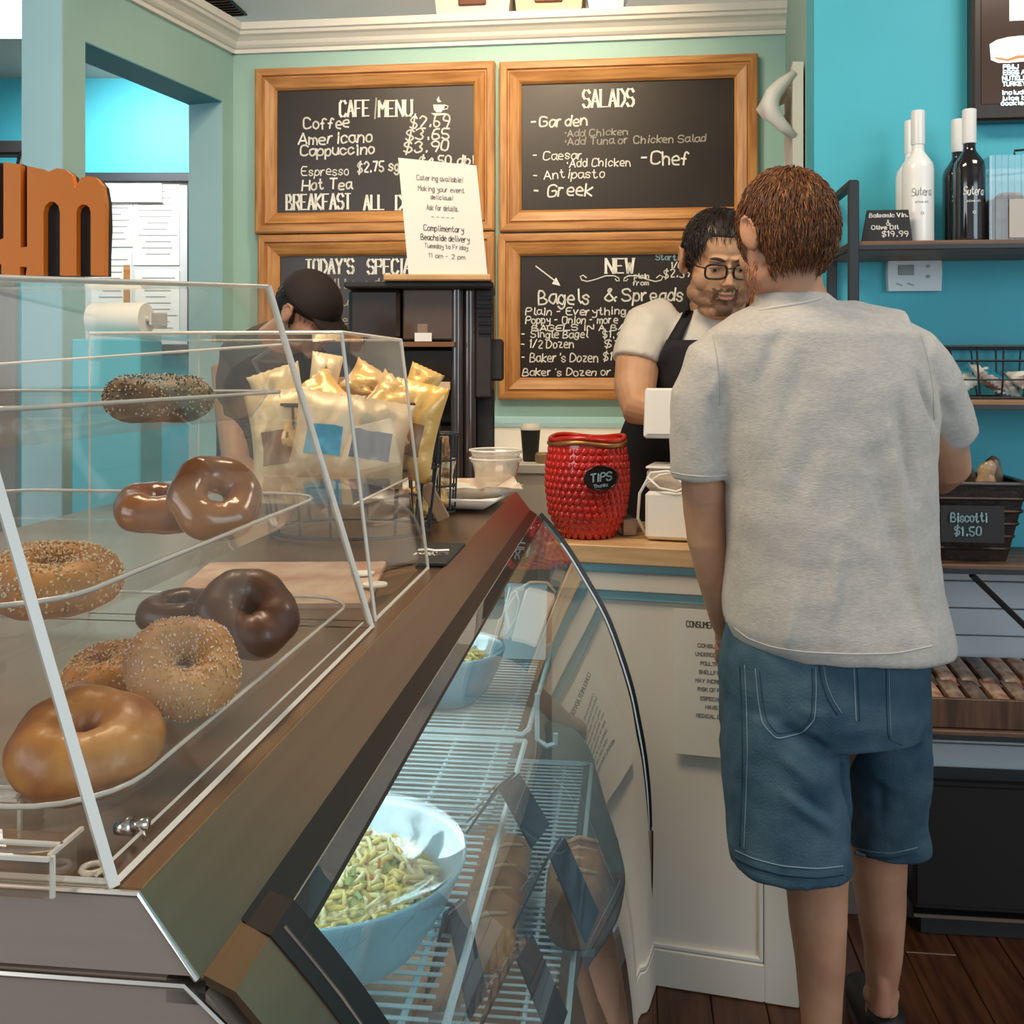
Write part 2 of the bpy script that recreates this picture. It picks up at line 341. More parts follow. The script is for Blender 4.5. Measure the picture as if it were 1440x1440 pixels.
# ---------------------------------------------------------------- ceiling
c = MB(); c.box((0, 1.6, 3.03), (9, 9.5, .06)); struct(c, 'ceiling', CEIL)
vt = thing('ceiling_vent', 'dark slatted air vent set in the grey ceiling near the corner', 'vent', onZ(262, 4, 3.0)+Vector((0, .05, 0)), ROT)
m = MB(); m.box((0, 0, -.006), (.44, .22, .008)); part(m, 'backing', BLACKM, vt)
for s_ in range(7):
    m = MB(); m.box((0, -.09+s_*.03, -.014), (.42, .020, .003), (R(35), 0, 0)); part(m, 'slat', mat('vent_brown', (.12, .075, .05), .5), vt)
cl = thing('ceiling_lamp', 'glowing white ceiling lamp above the room left of the post', 'lamp', (-2.25, 4.5, 3.0), 0)
m = MB(); m.box((0, 0, -.02), (.66, .66, .04), bev=.008); part(m, 'frame', WHITE, cl)
m = MB(); m.box((0, 0, -.045), (.58, .58, .012), bev=.004); part(m, 'diffuser', mat('lamp_diffuser', (1, 1, 1), .5, emit=(1, .97, .92), estr=5), cl)
# ---------------------------------------------------------------- back wall, with crown ledge
AB = 3.676
bl, _ = onA(328, 200, AB); br, _ = onA(1108, 200, AB); ZW = 2.66
def wallbox(name, b0, b1, a0, a1, z0, z1, m):
    q = MB(); vs = [L(a, b, z) for a in (a0, a1) for b in (b0, b1) for z in (z0, z1)]
    q.add(vs, [(0, 1, 3, 2), (4, 6, 7, 5), (0, 4, 5, 1), (2, 3, 7, 6), (0, 2, 6, 4), (1, 5, 7, 3)]); return struct(q, name, m)
WB = wallbox('wall_back', bl-.02, br, AB, AB+.12, 0, ZW, PAINT2)
# crown profile (out from the wall, z)
CP = [(0, 2.575), (.012, 2.575), (.014, 2.588), (.022, 2.592), (.030, 2.600), (.036, 2.612), (.050, 2.624), (.062, 2.630), (.066, 2.640), (.074, 2.644), (.078, 2.668), (0, 2.668)]
q = MB(); q.prism([(-d, z-0) for d, z in CP][::-1], br-bl+.03, org=L(AB, bl-.03, 0), ux=Vector((SN, CS, 0)), uy=(0, 0, 1), un=(CS, -SN, 0)); struct(q, 'trim_1', WHITE)
# wainscot: thin blue rail, cream lower wall
q = MB(); q.prism([(0, 1.195), (-.018, 1.195), (-.022, 1.21), (-.022, 1.226), (0, 1.232)], br-bl, org=L(AB, bl, 0), ux=Vector((SN, CS, 0)), un=(CS, -SN, 0)); struct(q, 'trim_2', PALE)
wallbox('wall_lower', bl, br, AB-.012, AB, 0, 1.195, WHITE)
# ---------------------------------------------------------------- left partition wall with a wide opening
C0 = Vector((-1.04, 3.819, 0)); LD = Vector((-.32, -1, 0)).normalized(); LN = Vector((-1, .32, 0)).normalized()   # runs from the corner to the post
def LW(t, n, z): return C0+LD*t+LN*n+Vector((0, 0, z))
def lw_t(px): # distance along wall whose pixel column is px
    k = (px-CX)/F; s_ = (C0.x-k*C0.y)/(k*LD.y-LD.x); return s_
t0, t1, t2 = lw_t(313), lw_t(120), lw_t(88)
def lwbox(name, ta, tb, z0, z1, m=PAINT2, n1=.14, slotm=None):
    q = MB(); vs = [LW(t, n, z) for t in (ta, tb) for n in (0, n1) for z in (z0, z1)]
    q.add(vs, [(0, 1, 3, 2), (4, 6, 7, 5), (0, 4, 5, 1), (2, 3, 7, 6), (0, 2, 6, 4), (1, 5, 7, 3)]); return q
zo = 2.385
q = lwbox('', 0, t0, 0, zo); q2 = lwbox('', t1, t2, 0, zo); q3 = lwbox('', 0, t2, zo, ZW); q4 = lwbox('', t0, t1, 0, 1.0)
q.add(q2.v, q2.f); q.add(q3.v, q3.f); q.add(q4.v, q4.f); WL = struct(q, 'wall_left', PAINT2)
# painted reveals of the opening and the post end, pale cyan
def lwsheet(name, ta, tb, n0, n1, z0, z1, m): q = MB(); vs = [LW(t, n, z) for t in (ta, tb) for n in (n0, n1) for z in (z0, z1)]; q.add(vs, [(0, 1, 3, 2), (4, 6, 7, 5), (0, 4, 5, 1), (2, 3, 7, 6), (0, 2, 6, 4), (1, 5, 7, 3)]); struct(q, name, m)
lwsheet('trim_3', t0, t0+.004, -.001, .142, 1.0, zo, PALE)
lwsheet('trim_4', t2, t2+.006, -.002, .142, 0, 3.0, PALE)
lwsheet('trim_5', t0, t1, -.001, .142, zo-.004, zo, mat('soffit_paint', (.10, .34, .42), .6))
q = MB(); n0 = len(CP); vs = [LW(-.03, -d, z) for d, z in CP]+[LW(t2+.02, -d, z) for d, z in CP]
q.add(vs, [tuple(range(n0)), tuple(range(2*n0-1, n0-1, -1))]+[((i+1) % n0, i, n0+i, n0+(i+1) % n0) for i in range(n0)]); struct(q, 'trim_6', WHITE)
# ---------------------------------------------------------------- far rooms
q = MB(); q.box((-.9, 5.66, 1.5), (8, .08, 3.0)); struct(q, 'wall_far', PAINT)
q = MB(); q.box((-4.2, 2.2, 1.5), (.08, 7, 3.0)); struct(q, 'wall_far_left', PAINT)
bm_ = thing('ceiling_beam', 'dark steel track across the far room left of the post', 'beam', (-3.0, 5.2, 2.52))
m = MB(); m.box((0, 0, 0), (1.6, .10, .07), bev=.01); part(m, 'rail', BLACKM, bm_)
for k in range(4): m = MB(); m.tube([(-.6+k*.38, -.02, -.03), (-.6+k*.38, -.06, -.12)], .035, 10); part(m, 'lamp_head', BLKG, bm_)
q = MB(); q.box((-3.0, 5.58, 2.36), (2.2, .06, .10)); struct(q, 'trim_7', WHITE)
q = MB(); q.box((-3.8, 5.59, 1.2), (2.2, .05, 2.2)); struct(q, 'wall_far_panel', mat('taupe_paint', (.36, .27, .22), .7))
# framed notices seen through the opening
D0 = 5.50; f0, f1 = P(95, 240, D0), P(272, 395, D0)
W_, H_ = f1.x-f0.x, .98
nb = thing('notice_board', 'black framed board of pinned paper notices in the room behind the opening', 'notice board', (f0.x+W_/2, D0+.08, f0.z-H_))
for (cx, cz, sx, sz) in ((0, H_-.025, W_, .05), (0, .025, W_, .05), (-W_/2+.025, H_/2, .05, H_-.1), (W_/2-.025, H_/2, .05, H_-.1)):
    m = MB(); m.box((cx, -.015, cz), (sx, .035, sz), bev=.004); part(m, 'frame_rail', IRON, nb)
m = MB(); m.box((0, 0, H_/2), (W_-.08, .01, H_-.08)); part(m, 'backing', mat('grey_backing', (.62, .62, .60), .7), nb)
rg = random.Random(5)
for (x0, x1, z0, z1) in ((-.24, -.015, .58, .90), (-.01, .24, .48, .92), (-.24, -.02, .14, .55), (.0, .24, .08, .45)):
    m = MB(); m.box(((x0+x1)/2, -.008, (z0+z1)/2), (x1-x0, .004, z1-z0)); pg = part(m, 'paper', PAPER, nb)
    m = MB()
    for k in range(int((z1-z0)/.034)-1):
        zz = z1-.04-k*.034; l = (x1-x0)*rg.uniform(.45, .85); m.box(((x0+x1)/2+rg.uniform(-.01, .01), -.0108, zz), (l, .001, .006))
    part(m, 'printed_lines', INKG, pg)
m = MB(); m.box((-.045, -.012, .33), (.035, .006, .3)); part(m, 'brown_strip', OAK, nb)
# ---------------------------------------------------------------- right: side of partition and blue wall
rb0 = br; AR = 2.735
k = (1145-CX)/F; rb1 = AR/(k*SN+CS)*k*CS-AR/(k*SN+CS)*SN
q = MB(); A0, A1 = L(AB+.12, rb0, 0), L(AR, rb1, 0); nx = Vector((.12, .0, 0)); up = Vector((0, 0, 3.0))
vs = [A0, A1, A1+nx, A0+nx]; q.add(vs+[v+up for v in vs], [(0, 1, 2, 3)[::-1], (4, 5, 6, 7), (0, 1, 5, 4), (1, 2, 6, 5), (2, 3, 7, 6), (3, 0, 4, 7)]); struct(q, 'wall_side', PAINT2)
WR = wallbox('wall_right', rb1, 3.4, AR, AR+.12, .93, 3.0, PAINT)
wallbox('wall_right_lower', rb1, 3.4, AR+.012, AR+.12, 0, .93, mat('groove_grey', (.25, .25, .25), .8))
SHP = mat('white_shiplap', (.66, .70, .72), .5, noise_=.06, scale=5)
pm = MB(); pm.box((0, 0, 0), (1.2, .014, .066), bev=.002); pme = pm.mesh('shiplap_plank', SHP); WRL = bpy.data.objects['wall_right_lower']
for i in range(13):
    for j in range(2):
        o = bpy.data.objects.new('shiplap_plank', pme); COL.objects.link(o); o.parent = WRL
        o.location = L(AR+.004, rb1+.61+j*1.205-(.35 if i % 2 else 0)*0, .895-i*.0695); o.rotation_euler = (0, 0, ROT)
q = MB(); q.prism([(0, 0), (-.016, 0), (-.016, .085), (-.008, .1), (0, .1)], 2.2, org=L(AR-.002, rb1+.01, 0), ux=Vector((SN, CS, 0)), un=(CS, -SN, 0)); struct(q, 'baseboard_right', mat('dark_baseboard', (.16, .13, .11), .5))
# ---------------------------------------------------------------- four chalkboard menus
def board(px0, px1, py0, py1, label):
    b0, z0 = onA(px0, py0, AB); b1, _ = onA(px1, py0, AB); _, z1 = onA((px0+px1)/2, py1, AB); _, z0 = onA((px0+px1)/2, py0, AB)
    w_, h_ = b1-b0, z0-z1
    T = thing('menu_chalkboard', label, 'chalkboard', L(AB-.002, (b0+b1)/2, z1), ROT, 'framed chalkboard menus')
    pr = [(0, 0), (0, -.032), (.006, -.036), (.026, -.036), (.030, -.028), (.034, -.028), (.038, -.034), (.070, -.022), (.078, -.014), (.078, 0)]  # (in, out)
    cs = [(-w_/2, 0, 1, 1), (w_/2, 0, -1, 1), (w_/2, h_, -1, -1), (-w_/2, h_, 1, -1)]
    for i in range(4):
        m = MB(); A, B = cs[i], cs[(i+1) % 4]; n = len(pr)
        vs = [(A[0]+A[2]*d, o, A[1]+A[3]*d) for d, o in pr]+[(B[0]+B[2]*d, o, B[1]+B[3]*d) for d, o in pr]
        m.add(vs, [tuple(range(n))[::-1], tuple(range(n, 2*n))]+[(i2, (i2+1) % n, n+(i2+1) % n, n+i2) for i2 in range(n)])
        part(m, 'frame_rail', OAK if i % 2 == 0 else OAKV, T)
    m = MB(); m.box((0, -.004, h_/2), (w_-.12, .008, h_-.12)); part(m, 'slate', SLATE, T)
    bc = (b0+b1)/2
    def at(px, py):
        b, z = onA(px, py, AB-.012); return b-bc, z-z1
    return T, at
def chalk(T, at, items, rg):
    for (s, x0, x1, yb, h, kind) in items:
        m = MB(); bx, bz = at(x0, yb); ex, ez = at(x1, yb); _, tz = at(x0, yb-h)
        fn = lambda x, y: (x, -.0098, y)
        H = tz-bz; serif = kind == 'H'
        text(m, s, bx, ex, bz, H, .0060 if serif else (.0062 if h > 12 else .0042), fn, 0 if serif else .22, 0 if serif else .05, serif, rg)
        part(m, 'heading' if serif else 'chalk_line', {'H': CHALK, 'c': CHALK, 'f': CHALKD, 'b': CHALKB}[kind], T)
rg = random.Random(11)
T, at = board(363, 697, 95, 328, 'oak framed chalkboard headed CAFE MENU with coffee prices, upper left of four')
chalk(T, at, [('CAFE', 478, 519, 164, 22, 'H'), ('|', 525, 529, 164, 22, 'f'), ('MENU', 533, 579, 164, 22, 'H'), ('Coffee', 427, 490, 181, 15, 'c'), ('$2.69', 577, 631, 180, 17, 'c'),
 ('Americano', 420, 523, 203, 15, 'c'), ('$3.65', 571, 631, 197, 15, 'c'), ('Cappuccino', 422, 526, 219, 14, 'c'), ('$3.90', 568, 630, 214, 15, 'c'),
 ('Espresso', 424, 490, 247, 12, 'c'), ('$2.75 sgl', 503, 566, 242, 14, 'c'), ('$4.50 dbl', 590, 667, 233, 13, 'c'), ('Hot Tea', 425, 494, 267, 14, 'c'),
 ('BREAKFAST', 403, 493, 295, 21, 'H'), ('ALL', 512, 540, 295, 20, 'H'), ('DAY', 557, 592, 295, 20, 'H')], rg)
m = MB(); f3 = lambda px, py: (at(px, py)[0], -.0098, at(px, py)[1])
def poly(m, pts): m.add([f3(*p) for p in pts], [tuple(range(len(pts)))[::-1]])
poly(m, [(609, 147), (626, 147), (624, 154), (620, 158), (614, 158), (610, 154)]); poly(m, [(606, 159), (628, 159), (624, 162), (610, 162)])
poly(m, [(616, 144), (614, 140), (617, 135), (618, 140), (621, 143)])
m.tube([f3(*p) for p in [(626, 148), (630, 149), (629, 153), (624, 154)]], .002, 6); part(m, 'cup_drawing', CHALK, T)
T, at = board(367, 697, 330, 560, "oak framed chalkboard headed TODAY'S SPECIALS behind the coffee machine, lower left of four")
chalk(T, at, [("TODAY'S", 430, 497, 385, 20, 'H'), ('SPECIALS', 517, 600, 385, 20, 'H'), ("it'll be updated", 448, 570, 406, 13, 'f'), ('ask us', 440, 500, 430, 11, 'f'), ('soup of the day', 400, 520, 455, 11, 'f')], rg)
T, at = board(704, 1064, 85, 325, 'oak framed chalkboard headed SALADS, upper right of four')
chalk(T, at, [('SALADS', 820, 891, 151, 24, 'H'), ('-Garden', 747, 825, 178, 14, 'c'), ('*Add Chicken', 793, 882, 192, 9, 'f'), ('*Add Tuna or Chicken Salad', 793, 992, 204, 10, 'f'),
 ('- Caesar', 749, 820, 225, 12, 'c'), ('*Add Chicken', 796, 886, 235, 11, 'c'), ('- Antipasto', 750, 850, 252, 12, 'c'), ('- Greek', 750, 832, 277, 17, 'c'), ('-Chef', 902, 968, 232, 18, 'c')], rg)
T, at = board(702, 1064, 328, 562, 'oak framed chalkboard headed NEW listing bagels, lower right of four')
chalk(T, at, [('NEW', 852, 891, 384, 20, 'H'), ('plain', 892, 912, 391, 6, 'c'), ('from', 890, 912, 401, 6, 'c'), ('$2.39', 934, 970, 390, 11, 'c'), ('1/6', 944, 958, 377, 8, 'c'), ('Starting', 922, 966, 366, 8, 'b'),
 ('Bagels', 757, 828, 427, 19, 'c'), ('&', 851, 866, 424, 17, 'c'), ('Spreads', 875, 960, 424, 17, 'c'), ('Plain - Everything - Asiago', 739, 950, 443, 10, 'c'), ('Poppy - Onion - more', 739, 868, 455, 10, 'c'),
 ('BAGELS IN A BAG', 748, 890, 465, 8, 'c'), ('- Single Bagel', 734, 826, 475, 10, 'c'), ('$1.49', 848, 880, 475, 10, 'c'), ('- 1/2 Dozen', 733, 806, 489, 11, 'c'), ('$7', 850, 872, 489, 10, 'c'),
 ("- Baker's Dozen", 733, 840, 509, 12, 'c'), ('$13', 848, 870, 506, 11, 'c'), ("Baker's Dozen or more req", 735, 930, 528, 10, 'c')], rg)
m = MB(); f3 = lambda px, py: (at(px, py)[0], -.0098, at(px, py)[1])
def line(m, pts, w_=.0022): m.tube([f3(*p) for p in pts], w_, 4)
line(m, [(753, 374), (783, 397)], .0025); poly(m, [(788, 402), (776, 399), (782, 390)]); part(m, 'arrow_drawing', CHALK, T)
m = MB()
sw = [(825, 391), (820, 387), (816, 389), (818, 394), (826, 396), (838, 393), (852, 388), (864, 388), (870, 391), (871, 395), (867, 395), (865, 392)]
line(m, sw); line(m, [(1748-x, y) for x, y in sw]); part(m, 'flourish_drawing', CHALK, T)
# ---------------------------------------------------------------- boxes on the ledge
def ledge_box(px0, px1, z1, bh, label, m_, lid, name='storage_box', handle=True):
    b0, _ = onA(px0, 25, AB+.02); b1, _ = onA(px1, 25, AB+.02); T = thing(name, label, 'box', L(AB+.045, (b0+b1)/2, 2.668), ROT, 'boxes stored on the crown ledge')
    w_ = b1-b0; m = MB(); m.prism([(-w_/2+.01, 0), (w_/2-.01, 0), (w_/2, bh), (-w_/2, bh)], .2, org=(0, -.1, 0)); part(m, 'body', m_, T)
    m = MB(); m.box((0, 0, bh+.008), (w_+.012, .21, .018), bev=.004); part(m, 'lid', lid, T)
    if handle: m = MB(); m.box((0, -.104, bh*.62), (.1, .012, .038), bev=.004); part(m, 'handle', mat('brown_handle', (.16, .05, .025), .5), T)
ledge_box(616, 722, 0, .085, 'clear plastic storage box with brown handle on the ledge, leftmost', mat('cloudy_plastic', (.72, .68, .60), .4), mat('cloudy_lid', (.80, .76, .68), .4))
ledge_box(726, 822, 0, .085, 'tan storage box with brown handle in the middle of the ledge', mat('tan_box', (.70, .56, .38), .6), mat('cloudy_lid', (.80, .76, .68), .4))
ledge_box(826, 880, 0, .085, 'plain white box at the right end of the ledge boxes', mat('white_box', (.90, .87, .80), .5), WHITE, handle=False)
T = thing('pipe_hoop', 'pale curved pipe against the blue wall above the ledge end', 'pipe', (1.55, 5.5, 2.92))
m = MB(); m.tube([(-.42*math.cos(a), 0, .30*math.sin(a)-.18) for a in [R(8+i*9) for i in range(20)]], .03, 10); part(m, 'hoop', PALE, T, True)
# ---------------------------------------------------------------- white scalloped frame on the side wall
vd = (A1-A0).normalized(); s0 = A0.lerp(A1, .50)
ff = thing('wall_plaque', 'white scalloped plaque seen edge on by the corner of the blue wall', 'plaque', s0+Vector((-.02, 0, 1.88)), 0)
nrm = Vector((-vd.y*-1, vd.x*-1, 0)); nrm = Vector((-abs(vd.y), 0, 0)).normalized()
M0 = ff.matrix_basis.inverted(); o_ = Vector(s0)
m = MB(); z0 = 1.88
m.prism([(0, z0), (0, 2.27), (.30, 2.27), (.30, z0)], .03, org=o_+nrm*.006-Vector((0, 0, 0)), ux=vd, un=nrm); part(m, 'back_panel', WHITE, ff, world=True)
for i in range(6):
    m = MB(); u0 = .02+i*.055; hh = .07+.022*i
    m.tube([o_+vd*u0+nrm*(.03+.07*math.sin(math.pi*k/6))+Vector((0, 0, 2.24-hh*k/6)) for k in range(7)], [.006+.02*math.sin(math.pi*(k+.5)/7) for k in range(7)], 8); part(m, 'scallop', WHITE, ff, True, world=True)
# ================================================================ deli display case
AN, AF = .476, 2.13
case = thing('display_case', 'long steel deli display case with curved glass front holding salad bowls', 'display case', L(1.3, -.45, 0), ROT)
def CL(a, b, z): return (b+.45, a-1.3, z)                       # case-local from shop frame
glass_prof = [(-.190, 1.098), (-.158, 1.062), (-.126, 1.019), (-.090, .960), (-.052, .892), (-.024, .820), (0, .743), (.014, .676), (.026, .609), (.034, .535), (.037, .459), (.036, .35), (.030, .235)]
_g = [glass_prof[0]]+glass_prof+[glass_prof[-1]]; gsm = []
for i in range(1, len(_g)-2):
    for k in range(4):
        t = k/4; q0, q1, q2, q3 = _g[i-1], _g[i], _g[i+1], _g[i+2]
        gsm.append(tuple(.5*(2*q1[c]+(q2[c]-q0[c])*t+(2*q0[c]-5*q1[c]+4*q2[c]-q3[c])*t*t+(3*q1[c]-q0[c]-3*q2[c]+q3[c])*t**3) for c in (0, 1)))
gsm.append(glass_prof[-1])
def strip(prof, a0, a1, th, mi=None, emi=None, mb=None):
    m = mb or MB(); return m.sheet([[CL(a0, b, z) for b, z in prof], [CL(a1, b, z) for b, z in prof]], th, mi, emi)
BK = -.98
# steel top deck, chamfer band, near end panels
m = MB(); m.box(CL((AN+AF)/2, (BK-.2365)/2, 1.138), (abs(BK+.2365), AF-AN, .016), bev=.002); part(m, 'top_deck', STEEL, case)
m = MB(); m.sheet([[CL(AN-.002, -.2375, 1.146), CL(AF, -.2375, 1.146)], [CL(AN-.002, -.206, 1.105), CL(AF, -.206, 1.105)]], .003); part(m, 'front_band', STEEL, case)
m = MB(); m.box(CL((AN+AF)/2, -.214, 1.098), (.02, AF-AN, .012)); part(m, 'band_lip', BLACK, case)
up_ = [(BK, 1.107), (-.208, 1.107), (-.2365, 1.144), (BK, 1.144)]
low = [(BK, .12), (.010, .12), (.020, .235)]+[(b-.014, z) for b, z in glass_prof[::-1]][0:]+[(-.206, 1.104), (BK, 1.104)]
def cprism(poly_, a0, a1, name, mt, lab=None, T=case):
    m = MB(); m.prism([(b+.45, z) for b, z in poly_], a1-a0, org=(0, a0-1.3, 0)); return part(m, name, mt, T, label=lab)
cprism(up_, AN-.002, AN+.012, 'end_panel_upper', STEELP)
cprism(low, AN, AN+.052, 'end_panel', STEELP)
def edge(name, pts, r_, mt): m = MB(); m.tube(pts, r_, 6); return part(m, name, mt, case)
edge('edge_trim', [CL(AN-.003, BK, 1.1455), CL(AN-.003, -.2365, 1.1455), CL(AN-.003, -.207, 1.106)], .0016, EDGE)
edge('edge_trim', [CL(AN-.003, BK, 1.1025), CL(AN-.003, -.213, 1.1025), CL(AN-.003, -.19, 1.082), CL(AN-.003, -.158, 1.040), CL(AN-.003, -.12, .98)], .0017, EDGE)
edge('edge_trim', [CL(AN, -.2365, 1.1462), CL(AF, -.2365, 1.1462)], .0009, mat('warm_edge', (.62, .38, .20), .3, 1))
# steel cheek following the glass, black gasket, glass, far black edge
m = strip([(-.206, 1.105)]+gsm, AN, AN+.048, .004); part(m, 'cheek', STEEL, case)
m = strip([(-.206, 1.103)]+gsm, AN+.048, AN+.085, .006); part(m, 'gasket', BLACK, case)
edge('gasket_line', [CL(AN+.062, b+.004, z) for b, z in glass_prof[:9]], .0012, mat('dull_metal', (.25, .18, .14), .4, 1))
m = MB(); m.sheet([[CL(AN+.05, -.210, 1.107), CL(AF, -.210, 1.107)], [CL(AN+.05, -.178, 1.086), CL(AF, -.178, 1.086)]], .005); part(m, 'top_gasket', BLACK, case)
m = strip(gsm[:-4], AN+.08, AF-.006, .005, 0, 1); part(m, 'curved_glass', [CGLASS, mat('glass_edge', (.55, .62, .60), .2)], case, 'auto')
edge('far_edge_trim', [CL(AF+.001, b+.004, z) for b, z in gsm[:41]], .0068, BLACK)
edge('far_edge_highlight', [CL(AF-.022, b+.001, z) for b, z in gsm[6:45]], .0036, mat('painted_highlight', (.80, .84, .84), .3))  # pale rod standing in for the highlight along the far glass edge
m = strip([(.032, .30), (.034, .2), (.030, .12)], AN+.05, AF-.04, .01); part(m, 'kick_panel', STEELP, case)
m = MB(); m.sheet([[CL(AF-.02, b+.006, z) for b, z in gsm[40:]]+[CL(AF-.02, .030, .12), CL(AF-.02, .026, .002)], [CL(AF+.006, b+.006, z) for b, z in gsm[40:]]+[CL(AF+.006, .030, .12), CL(AF+.006, .026, .002)]], .006); part(m, 'corner_post', mat('post_steel', (.62, .50, .42), .3, 1), case, 'auto')
edge('post_line', [CL(AF-.021, b+.010, z) for b, z in gsm[40:]]+[CL(AF-.021, .034, .12), CL(AF-.021, .030, .002)], .0018, BLACK)
m = MB(); m.box(CL(AF-.035, -.02, .2), (.10, .018, .34)); part(m, 'far_foot_panel', mat('warm_brown_panel', (.40, .22, .12), .5), case)
m = MB(); m.box(CL((AN+AF)/2, (BK+.02)/2, .06), (abs(BK)-.06, AF-AN-.04, .12)); part(m, 'plinth', BLACKM, case)
# interior
INT = mat('case_interior', (.22, .33, .36), .5)
m = MB(); m.box(CL((AN+AF)/2, -.86, .62), (.02, AF-AN-.1, .96)); part(m, 'back_panel', INT, case)
m = MB(); m.box(CL((AN+AF)/2, -.45, .20), (.86, AF-AN-.1, .02)); part(m, 'deck', mat('case_deck', (.30, .20, .14), .35, .3), case)
cprism([(BK+.02, .12), (.0, .12)]+[(b-.012, z) for b, z in glass_prof[::-1]]+[(BK+.02, 1.09)], AF-.008, AF, 'far_glass', CGLASS)
m = MB(); m.box(CL((AN+AF)/2, -.33, 1.108), (.03, 1.4, .022), bev=.004); part(m, 'lamp_tube', mat('case_lamp', (1, 1, 1), .5, emit=(.86, .97, 1.0), estr=1.5), case)
lt = area('case_lamp_light', L(1.3, -.34, 1.09), L(1.3, -.30, .2), 1.4, 1.7, (.72, .95, 1.0), .06)
lt.rotation_euler = (0, 0, ROT+R(90))
WIREM = mat('white_wire', (.66, .82, .84), .35)
# wire shelves
def wire_shelf(a0, a1, b0, b1, z, label, rods, pitch=.0165):
    T = thing('wire_shelf', label, 'shelf', L((a0+a1)/2, (b0+b1)/2, z), ROT, 'white wire shelves in the case'); hw, ha = (b1-b0)/2, (a1-a0)/2
    m = MB(); n = int((a1-a0)/pitch)
    for i in range(n+1): y = -ha+i*(2*ha)/n; m.tube([(-hw, y, 0), (hw, y, 0)], .0021, 5)
    o = part(m, 'wires', WIREM, T, kind='stuff')
    for x in rods: m = MB(); m.tube([(x-(b0+b1)/2, -ha, -.005), (x-(b0+b1)/2, ha, -.005)], .0034, 6); part(m, 'support_rod', WIREM, T)
    for y in (-ha, ha): m = MB(); m.tube([(-hw, y, -.004), (hw, y, -.004)], .0042, 6); part(m, 'end_rod', WIREM, T)
    m = MB(); c_ = .02; m.tube([(hw-.03, -ha, -.004), (hw+.008, -ha, -.004), (hw+.016, -ha+.01, .0), (hw+.016, ha-.01, .0), (hw+.008, ha, -.004), (hw-.03, ha, -.004)], .0042, 6); part(m, 'front_lip', WIREM, T)
    return T
wire_shelf(.57, 1.545, -.80, -.172, .84, 'white wire shelf under the large salad bowl, near section', (-.60, -.40, -.262, -.196))
wire_shelf(1.575, 2.09, -.80, -.172, .84, 'white wire shelf under the small salad bowl at the far end of the case', (-.60, -.40, -.262, -.196))
wire_shelf(1.56, 2.09, -.80, -.092, .60, 'lower white wire shelf at the far end of the case', (-.5, -.3, -.20, -.130))
wire_shelf(.57, 1.54, -.80, -.092, .60, 'lower white wire shelf behind the black price cards', (-.5, -.3, -.20, -.130))
# standards that hold the shelves
m = MB(); m.tube([L(1.56, -.14, .905), L(1.56, -.14, .835), L(1.56, -.125, .825), L(1.56, -.112, .83), L(1.56, -.112, .845)], .0042, 6); m.build('shelf_hook', WIREM, label='white bent wire hook at the front joint of the upper shelves', cat='hook', loc=L(1.56, -.13, .84), rotz=ROT)
